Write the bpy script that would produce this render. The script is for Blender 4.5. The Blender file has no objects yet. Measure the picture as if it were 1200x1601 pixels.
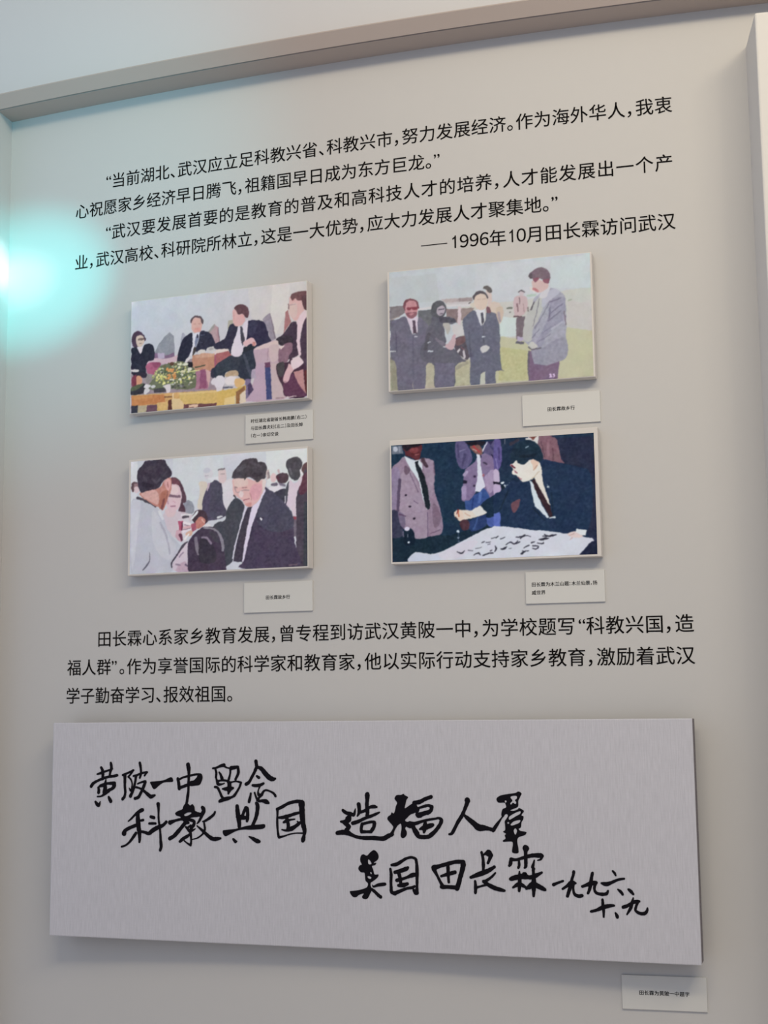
import bpy, bmesh, math, random
import numpy as np
from mathutils import Matrix, Vector

# ---------------------------------------------------------------- camera, world, lights, exposure
S = 3.0            # metres from the camera to the nearest point of the wall
EYE = 1.5          # eye height
KAP = 0.152704    # the exhibition wall bulges gently: depth = 1 + KAP * x^2 (in units of S)
scene = bpy.context.scene
COL = scene.collection

cam_data = bpy.data.cameras.new('camera')
cam = bpy.data.objects.new('camera', cam_data)
COL.objects.link(cam)
cam_data.sensor_fit = 'VERTICAL'
cam_data.sensor_height = 36.0
cam_data.lens = 50.17287
cam_data.clip_start = 0.05
rotation = Matrix([[0.9713729, 0.04206, 0.2338069], [0.237297, -0.1255009, -0.9632962], [-0.0111733, 0.9912015, -0.1318889]])
cam.matrix_world = Matrix.Translation((0, 0, EYE)) @ rotation.to_4x4()
scene.camera = cam

world = bpy.data.worlds.new('hall_light')
scene.world = world
world.use_nodes = True
world.node_tree.nodes['Background'].inputs[0].default_value = (0.775, 0.85, 1.0, 1)
world.node_tree.nodes['Background'].inputs[1].default_value = 0.64

def lamp(name, kind, loc, target, energy, color, **kw):
    d = bpy.data.lights.new(name, kind)
    d.energy = energy
    d.color = color
    for k, v in kw.items():
        setattr(d, k, v)
    o = bpy.data.objects.new(name, d)
    COL.objects.link(o)
    o.location = loc
    v = Vector(target) - Vector(loc)
    o.rotation_euler = v.to_track_quat('-Z', 'Y').to_euler()
    return o

# ceiling track lights washing the wall from above, the cyan stage lamp on the left corner, plus added cyan fills
lamp('ceiling_wash_light', 'AREA', (0.10, 0.35, 3.75), (-0.30, 3.1, 1.9), 46, (1.0, 0.86, 0.62), shape='RECTANGLE', size=2.6, size_y=0.35)
lamp('ceiling_side_light', 'AREA', (1.35, 1.0, 3.72), (0.0, 3.0, 2.4), 14, (1.0, 0.86, 0.62), shape='RECTANGLE', size=0.7, size_y=0.4)
lamp('cyan_stage_light', 'SPOT', (-0.25, 1.00, 2.50), (-1.675, 3.138, 2.550), 180, (0.75, 1.0, 1.0), spot_size=math.radians(3.9), spot_blend=1.0, shadow_soft_size=0.02)
lamp('cyan_halo_light', 'SPOT', (-0.25, 1.00, 2.50), (-1.655, 3.138, 2.548), 290, (0.05, 1.0, 1.0), spot_size=math.radians(10.2), spot_blend=1.0, shadow_soft_size=0.02)
lamp('cyan_pilaster_fill', 'SPOT', (0.60, 2.35, 2.50), (-1.727, 3.100, 2.582), 300, (0.85, 1.0, 1.0), spot_size=math.radians(3.6), spot_blend=0.9, shadow_soft_size=0.02)  # added spot, only there to whiten the side of the left pilaster
lamp('cyan_spill_fill', 'SPOT', (-0.55, 1.25, 2.35), (-1.78, 3.14, 2.80), 58, (0.12, 0.82, 1.0), spot_size=math.radians(46), spot_blend=1.0, shadow_soft_size=0.05)  # added wide spot for the cyan spill around the upper left corner

vs = scene.view_settings
vs.view_transform = 'Standard'
vs.look = 'None'
vs.exposure = 0.0
vs.gamma = 1.0
vs.use_curve_mapping = False

# ---------------------------------------------------------------- helpers
def tag(o, label=None, cat=None, group=None, kind=None):
    if label: o['label'] = label
    if cat: o['category'] = cat
    if group: o['group'] = group
    if kind: o['kind'] = kind
    return o

def link_mesh(name, verts, faces, mat, parent=None, smooth=False):
    me = bpy.data.meshes.new(name)
    me.from_pydata([tuple(v) for v in verts], [], faces)
    me.update()
    if mat: me.materials.append(mat)
    if smooth: me.polygons.foreach_set('use_smooth', [True] * len(me.polygons))
    o = bpy.data.objects.new(name, me)
    COL.objects.link(o)
    if parent: o.parent = parent
    return o

def material(name, col, rough=0.6, spec=0.3, mottle=0.0, scale=4.0, bump=0.0, bscale=300.0):
    m = bpy.data.materials.new(name)
    m.use_nodes = True
    nt = m.node_tree
    b = nt.nodes['Principled BSDF']
    b.inputs['Base Color'].default_value = (*col, 1)
    b.inputs['Roughness'].default_value = rough
    b.inputs['Specular IOR Level'].default_value = spec
    tc = nt.nodes.new('ShaderNodeTexCoord')
    if mottle:
        n = nt.nodes.new('ShaderNodeTexNoise')
        n.inputs['Scale'].default_value = scale
        n.inputs['Detail'].default_value = 4
        r = nt.nodes.new('ShaderNodeMapRange')
        r.inputs['To Min'].default_value = 1 - mottle
        r.inputs['To Max'].default_value = 1 + mottle
        mx = nt.nodes.new('ShaderNodeMix')
        mx.data_type = 'RGBA'
        mx.blend_type = 'MULTIPLY'
        mx.inputs['Factor'].default_value = 1
        mx.inputs[6].default_value = (*col, 1)
        nt.links.new(tc.outputs['Object'], n.inputs['Vector'])
        nt.links.new(n.outputs['Fac'], r.inputs['Value'])
        nt.links.new(r.outputs['Result'], mx.inputs[7])
        nt.links.new(mx.outputs[2], b.inputs['Base Color'])
    if bump:
        n2 = nt.nodes.new('ShaderNodeTexNoise')
        n2.inputs['Scale'].default_value = bscale
        bp = nt.nodes.new('ShaderNodeBump')
        bp.inputs['Strength'].default_value = bump
        bp.inputs['Distance'].default_value = 0.001
        nt.links.new(tc.outputs['Object'], n2.inputs['Vector'])
        nt.links.new(n2.outputs['Fac'], bp.inputs['Height'])
        nt.links.new(bp.outputs['Normal'], b.inputs['Normal'])
    return m

M_wall = material('beige_wall_paint', (0.53, 0.52, 0.515), 0.75, 0.2, 0.012, 2.5, 0.08, 500)
M_upper = material('white_wall_paint', (0.59, 0.585, 0.60), 0.8, 0.2, 0.01, 2.0, 0.08, 400)
M_beam = material('tan_cornice_paint', (0.43, 0.365, 0.335), 0.6, 0.25, 0.02, 3.0)
M_panel = material('cream_panel_paint', (0.64, 0.62, 0.60), 0.7, 0.25, 0.01, 3.0)
M_floor = material('brown_wood_floor', (0.55, 0.47, 0.40), 0.35, 0.4, 0.04, 2.0)
M_ceil = material('white_ceiling_paint', (0.78, 0.78, 0.78), 0.8, 0.2, 0.01, 2.0)
M_text = material('dark_vinyl_lettering', (0.012, 0.010, 0.010), 0.7, 0.06)
M_edge = material('cream_board_edge', (0.62, 0.585, 0.56), 0.6, 0.25)
M_card = material('pale_caption_card', (0.60, 0.595, 0.58), 0.55, 0.25)
M_cardtext = material('caption_ink', (0.03, 0.03, 0.03), 0.6, 0.2)
M_ink = material('black_brush_ink', (0.007, 0.006, 0.009), 0.7, 0.05)
M_foam = material('speckled_foam_core', (0.22, 0.20, 0.21), 0.9, 0.1, 0.6, 260.0)

def canvas_material():
    m = bpy.data.materials.new('woven_canvas_print')
    m.use_nodes = True
    nt = m.node_tree
    b = nt.nodes['Principled BSDF']
    b.inputs['Roughness'].default_value = 0.6
    b.inputs['Specular IOR Level'].default_value = 0.2
    tc = nt.nodes.new('ShaderNodeTexCoord')
    def noise(sx, sy, sz, scale, det):
        mp = nt.nodes.new('ShaderNodeMapping')
        mp.inputs['Scale'].default_value = (sx, sy, sz)
        n = nt.nodes.new('ShaderNodeTexNoise')
        n.inputs['Scale'].default_value = scale
        n.inputs['Detail'].default_value = det
        nt.links.new(tc.outputs['Object'], mp.inputs['Vector'])
        nt.links.new(mp.outputs['Vector'], n.inputs['Vector'])
        return n.outputs['Fac']
    warp = noise(1.0, 1.0, 0.07, 430, 3)     # long vertical threads
    weft = noise(0.12, 1.0, 1.0, 420, 2)      # short horizontal threads
    a = nt.nodes.new('ShaderNodeMath'); a.operation = 'MULTIPLY'; a.inputs[1].default_value = 0.80
    c = nt.nodes.new('ShaderNodeMath'); c.operation = 'MULTIPLY_ADD'; c.inputs[1].default_value = 0.20
    nt.links.new(warp, a.inputs[0]); nt.links.new(weft, c.inputs[0]); nt.links.new(a.outputs[0], c.inputs[2])
    r = nt.nodes.new('ShaderNodeValToRGB')
    r.color_ramp.elements[0].position = 0.30
    r.color_ramp.elements[0].color = (0.475, 0.468, 0.510, 1)
    r.color_ramp.elements[1].position = 0.70
    r.color_ramp.elements[1].color = (0.570, 0.560, 0.608, 1)
    nt.links.new(c.outputs[0], r.inputs['Fac'])
    nt.links.new(r.outputs['Color'], b.inputs['Base Color'])
    bp = nt.nodes.new('ShaderNodeBump')
    bp.inputs['Strength'].default_value = 0.25
    bp.inputs['Distance'].default_value = 0.0006
    nt.links.new(c.outputs[0], bp.inputs['Height'])
    nt.links.new(bp.outputs['Normal'], b.inputs['Normal'])
    return m
M_canvas = canvas_material()

def print_material():
    m = bpy.data.materials.new('printed_photograph')
    m.use_nodes = True
    nt = m.node_tree
    b = nt.nodes['Principled BSDF']
    b.inputs['Roughness'].default_value = 0.5
    b.inputs['Specular IOR Level'].default_value = 0.08
    at = nt.nodes.new('ShaderNodeAttribute')
    at.attribute_name = 'ink'
    nt.links.new(at.outputs['Color'], b.inputs['Base Color'])
    return m
M_print = print_material()

def wall_y(X): return 1 + KAP * X * X
def on_wall(X, Z, off=0.0):
    """point of the wall at (X, Z), pushed 'off' metres towards the room"""
    s = 2 * KAP * X
    k = off / S / math.hypot(1, s)
    return (S * (X + s * k), S * (wall_y(X) - k), S * Z + EYE)

BOARDS = {'A': [-0.377, 0.0095, -0.07537, 0.07623, 0.2258, 0.3166], 'B': [-0.1623, 0.0095, -0.07565, 0.07595, 0.22526, 0.31606], 'C': [-0.37712, 0.0095, -0.07537, 0.07623, 0.09854, 0.18934], 'D': [-0.16197, 0.0095, -0.07564, 0.07596, 0.09831, 0.18911], 'E': [-0.27166, 0.0155, -0.2382, 0.24351, -0.17125, -0.01338]}
CARDS = {'a': [-0.35508, -0.3002, 0.19555, 0.2187], 'b': [-0.1394, -0.08508, 0.19486, 0.21714], 'c': [-0.35594, -0.30117, 0.0676, 0.08984], 'd': [-0.1402, -0.08581, 0.06704, 0.0898], 'e': [-0.08205, -0.02691, -0.20531, -0.18321]}
LINES = [['“当前湖北、武汉应立足科教兴省、科教兴市，努力发展经济。作为海外华人，我衷', 0.4235, -0.48325, 0.01345], ['心祝愿家乡经济早日腾飞，祖籍国早日成为东方巨龙。”', 0.4019, -0.51052, 0.01337], ['“武汉要发展首要的是教育的普及和高科技人才的培养，人才能发展出一个产', 0.3803, -0.48292, 0.01382], ['业，武汉高校、科研院所林立，这是一大优势，应大力发展人才聚集地。”', 0.3587, -0.51044, 0.01339], ['田长霖心系家乡教育发展，曾专程到访武汉黄陂一中，为学校题写“科教兴国，造', 0.0512, -0.48359, 0.01348], ['福人群”。作为享誉国际的科学家和教育家，他以实际行动支持家乡教育，激励着武汉', 0.0294, -0.51066, 0.01348], ['学子勤奋学习、报效祖国。', 0.0075, -0.51134, 0.01337]]

# ---------------------------------------------------------------- the setting
def curved_sheet(name, x0, x1, z0, z1, off, mat, n=60):
    v, fc = [], []
    for i in range(n + 1):
        X = x0 + (x1 - x0) * i / n
        v += [on_wall(X, z0, off), on_wall(X, z1, off), on_wall(X, z1, off - 0.12), on_wall(X, z0, off - 0.12)]
    for i in range(n):
        a, b = 4 * i, 4 * i + 4
        for j in range(4):
            k = (j + 1) % 4
            fc.append((a + j, a + k, b + k, b + j))
    fc += [(3, 2, 1, 0), (4 * n, 4 * n + 1, 4 * n + 2, 4 * n + 3)]
    o = link_mesh(name, v, fc, mat)
    bm = bmesh.new(); bm.from_mesh(o.data); bmesh.ops.recalc_face_normals(bm, faces=bm.faces); bm.to_mesh(o.data); bm.free()
    return tag(o, kind='structure')

FLOOR_Z = -EYE / S
CEIL_Z = (3.9 - EYE) / S
SEAM = -0.5756
BEAM0, BEAM1 = 0.4912, 0.5012
curved_sheet('wall_back', SEAM, 0.62, FLOOR_Z, BEAM0, 0.0, M_wall)
curved_sheet('wall_top', -0.78, 0.62, BEAM0, CEIL_Z, 0.0, M_upper)

def prism(name, poly, z0, z1, mat):
    """vertical prism over a plan polygon given in units of S"""
    n = len(poly)
    v = [(S * x, S * y, S * z0 + EYE) for x, y in poly] + [(S * x, S * y, S * z1 + EYE) for x, y in poly]
    fc = [tuple(range(n))[::-1], tuple(range(n, 2 * n))] + [(i, (i + 1) % n, n + (i + 1) % n, n + i) for i in range(n)]
    o = link_mesh(name, v, fc, mat)
    bm = bmesh.new(); bm.from_mesh(o.data); bmesh.ops.recalc_face_normals(bm, faces=bm.faces); bm.to_mesh(o.data); bm.free()
    return o

# left pilaster standing just under the cornice
yl = wall_y(SEAM)
tag(prism('wall_left', [(SEAM, yl + 0.01), (SEAM, yl - 0.0243), (-0.78, yl + 0.005), (-0.78, yl + 0.12), (SEAM, yl + 0.08)], FLOOR_Z, BEAM0, M_wall), kind='structure')

# cornice running along the top of the wall
def cornice():
    n = 70
    prof = [(-0.001, BEAM0), (0.0237, BEAM0), (0.0237, BEAM0 + 0.004), (0.0251, BEAM0 + 0.004), (0.0251, BEAM0 + 0.0003), (0.0325, BEAM1 - 0.0008), (0.0325, BEAM1), (-0.001, BEAM1)]
    v, fc = [], []
    for i in range(n + 1):
        X = -0.78 + 1.40 * i / n
        v += [on_wall(X, z, o * S) for o, z in prof]
    q = len(prof)
    for i in range(n):
        for j in range(q):
            k = (j + 1) % q
            fc.append((i * q + j, i * q + k, (i + 1) * q + k, (i + 1) * q + j))
    fc += [tuple(range(q)), tuple(range(n * q, n * q + q))[::-1]]
    o = link_mesh('trim_1', v, fc, M_beam)
    bm = bmesh.new(); bm.from_mesh(o.data); bmesh.ops.recalc_face_normals(bm, faces=bm.faces); bm.to_mesh(o.data); bm.free()
    return tag(o, kind='structure')
cornice()

# raised panel standing in front of the wall on the right
rp = prism('wall_right', [(0.0262, 1.002), (0.0319, 0.9495), (0.55, 0.975), (0.55, 1.045)], FLOOR_Z, 0.4606, M_panel)
bv = rp.modifiers.new('soft_edge', 'BEVEL'); bv.width = 0.004; bv.segments = 2
tag(rp, kind='structure')

def slab(name, x0, x1, y0, y1, z0, z1, mat):
    v = [(x, y, z) for z in (z0, z1) for x, y in ((x0, y0), (x1, y0), (x1, y1), (x0, y1))]
    fc = [(3, 2, 1, 0), (4, 5, 6, 7), (0, 1, 5, 4), (1, 2, 6, 5), (2, 3, 7, 6), (3, 0, 4, 7)]
    return tag(link_mesh(name, v, fc, mat), kind='structure')
slab('floor', -2.6, 2.2, -1.5, 3.6, -0.1, 0.0, M_floor)
slab('ceiling', -2.6, 2.2, -0.5, 3.6, 3.9, 4.0, M_ceil)

# ---------------------------------------------------------------- lettering
GLYPHS = {}
def prepare_glyphs(chars):
    tmp = []
    for ch in sorted(chars):
        if ch in GLYPHS: continue
        c = bpy.data.curves.new('glyph', 'FONT')
        c.body = ch
        c.size = 1
        c.resolution_u = 4
        o = bpy.data.objects.new('glyph', c)
        COL.objects.link(o)
        tmp.append((ch, o, c))
    bpy.context.view_layer.update()
    dg = bpy.context.evaluated_depsgraph_get()
    for ch, o, c in tmp:
        ev = o.evaluated_get(dg)
        me = ev.to_mesh()
        v = [(p.co.x, p.co.y) for p in me.vertices]
        fc = [tuple(q.vertices) for q in me.polygons]
        ev.to_mesh_clear()
        GLYPHS[ch] = (v, fc)
    for ch, o, c in tmp:
        bpy.data.objects.remove(o)
        bpy.data.curves.remove(c)

HALF = '，。、“”（）：'
def advance(ch):
    return 0.5 if ch in HALF else 1.0
def weight(a):
    """small shifts that thicken the strokes by about 2a"""
    return [(-a, -a * 0.6), (a, -a * 0.6), (-a, a * 0.6), (a, a * 0.6)] if a else [(0, 0)]
def layout(text, em, pitch, emb=0.0):
    """glyph outlines set in one row; returns vertices (x, y) and faces, x = 0 at the left edge, y = 0 at the middle of the row"""
    V, F, x = [], [], 0.0
    for ch in text:
        gv, gf = GLYPHS[ch]
        w = advance(ch) * pitch
        xs = [p[0] for p in gv]
        if ch in '“”':            # raised quotation marks sit in half a square
            sc, gx, gy = 0.95, (min(xs) + max(xs)) / 2, 0.335
            cx = w / 2 + (0.06 if ch == '“' else -0.06) * em
            pts = [((px - gx) * sc * em + cx, (py - gy) * sc * em + 0.0 * em) for px, py in gv]
        elif ch in '，。、：':
            gx = (min(xs) + max(xs)) / 2
            cx = w * 0.40
            pts = [((px - gx) * em + cx, (py - 0.38) * em) for px, py in gv]
        elif ch in '（）':
            gx = (min(xs) + max(xs)) / 2
            pts = [((px - gx) * em + w / 2, (py - 0.38) * em) for px, py in gv]
        else:
            pts = [((px - 0.5) * em + w / 2, (py - 0.38) * em) for px, py in gv]
        for sx, sy in weight(emb * em):
            k = len(V)
            V += [(px + x + sx, py + sy) for px, py in pts]
            F += [tuple(i + k for i in q) for q in gf]
        x += w
    return V, F

def digits(text, x0, x1, h):
    """Latin figures spread between x0 and x1 with cap height h"""
    V, F = [], []
    n = len(text)
    for i, ch in enumerate(text):
        gv, gf = GLYPHS[ch]
        if ch == '１':            # plain upright with a flag and no foot
            gv = [(0.43, 0.0), (0.51, 0.0), (0.51, 0.735), (0.452, 0.735), (0.43, 0.66), (0.30, 0.585), (0.30, 0.51), (0.43, 0.575)]
            gf = [(0, 1, 2, 3, 4), (4, 5, 6, 7)]
        xs = [p[0] for p in gv]
        ys = [p[1] for p in GLYPHS['９'][0]]
        sc = h / (max(ys) - min(ys))
        cx = x0 + (x1 - x0) * (i + 0.5) / n
        gx = (min(xs) + max(xs)) / 2
        for sx, sy in weight(0.007 * EM):
            k = len(V)
            V += [((px - gx) * sc * 0.94 + cx + sx, (py - 0.34) * sc + sy) for px, py in gv]
            F += [tuple(j + k for j in q) for q in gf]
    return V, F

def wall_row(V, F, Z, parent):
    pts = [on_wall(x, Z + y, 0.0006) for x, y in V]
    o = link_mesh('text_line', pts, F, M_text, parent)
    o.matrix_parent_inverse = parent.matrix_world.inverted()
    return o

def empty(name, loc):
    o = bpy.data.objects.new(name, None)
    o.empty_display_size = 0.1
    COL.objects.link(o)
    o.location = loc
    o.matrix_world = Matrix.Translation(loc)
    return o

EM = 0.01335
prepare_glyphs(set(''.join(l[0] for l in LINES) + '年月田长霖访问武汉０１６９'))
def text_block(label, X, Z, rows, extra=None):
    root = empty('wall_text', on_wall(X, Z, 0.0006))
    tag(root, label, 'wall text', 'lettering on the wall')
    for i in rows:
        t, z, st, pit = LINES[i]
        V, F = layout(t, EM, pit, 0.005)
        wall_row([(x + st, y) for x, y in V], F, z, root)
    if extra: extra(root)
    return root
text_block('first quotation in black characters, two rows directly under the cornice', -0.26, 0.41, (0, 1))
text_block('second quotation in black characters, third and fourth rows from the cornice', -0.26, 0.37, (2, 3))
def attribution(root):
    V, F = [], []
    def add(v, f):
        k = len(V); V.extend(v); F.extend(tuple(i + k for i in q) for q in f)
    add([(-0.2136, -0.0004), (-0.1935, -0.0004), (-0.1935, 0.0003), (-0.2136, 0.0003)], [(0, 1, 2, 3)])
    add(*digits('１９９６', -0.1920, -0.1617, 0.00985))
    v, f = layout('年', EM, 0.0134, 0.005); add([(x - 0.1621, y) for x, y in v], f)
    add(*digits('１０', -0.1490, -0.1342, 0.00985))
    v, f = layout('月田长霖访问武汉', EM, 0.01345, 0.005); add([(x - 0.1346, y) for x, y in v], f)
    wall_row(V, F, 0.3367, root)
text_block('short right-aligned black line with a long dash and 1996, above the upper right photograph', -0.12, 0.3367, (), attribution)
text_block('three-row black paragraph between the lower photographs and the wide calligraphy board', -0.27, 0.03, (4, 5, 6))

# ---------------------------------------------------------------- mounted boards
def frame_at(Xc, t):
    """world matrix of a board's front: local x along the wall, y out of it (towards the wall), z up"""
    sl = 2 * KAP * Xc
    ex = Vector((1, sl, 0)).normalized()
    ey = Vector((-sl, 1, 0)).normalized()
    m = Matrix(((ex.x, ey.x, 0, S * Xc), (ex.y, ey.y, 0, S * (wall_y(Xc) - t)), (0, 0, 1, EYE), (0, 0, 0, 1)))
    return m

def box_mesh(name, x0, x1, y0, y1, z0, z1, mat, parent=None, bevel=0.0015, mat2=None):
    bm = bmesh.new()
    vs_ = [bm.verts.new((x, y, z)) for z in (z0, z1) for x, y in ((x0, y0), (x1, y0), (x1, y1), (x0, y1))]
    for q in ((3, 2, 1, 0), (4, 5, 6, 7), (0, 1, 5, 4), (1, 2, 6, 5), (2, 3, 7, 6), (3, 0, 4, 7)):
        bm.faces.new([vs_[i] for i in q])
    if bevel:
        bmesh.ops.bevel(bm, geom=list(bm.edges), offset=bevel, segments=2, affect='EDGES', profile=0.6)
    bmesh.ops.recalc_face_normals(bm, faces=bm.faces)
    me = bpy.data.meshes.new(name)
    bm.to_mesh(me); bm.free()
    me.materials.append(mat)
    o = bpy.data.objects.new(name, me)
    COL.objects.link(o)
    if parent: o.parent = parent
    return o

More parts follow.
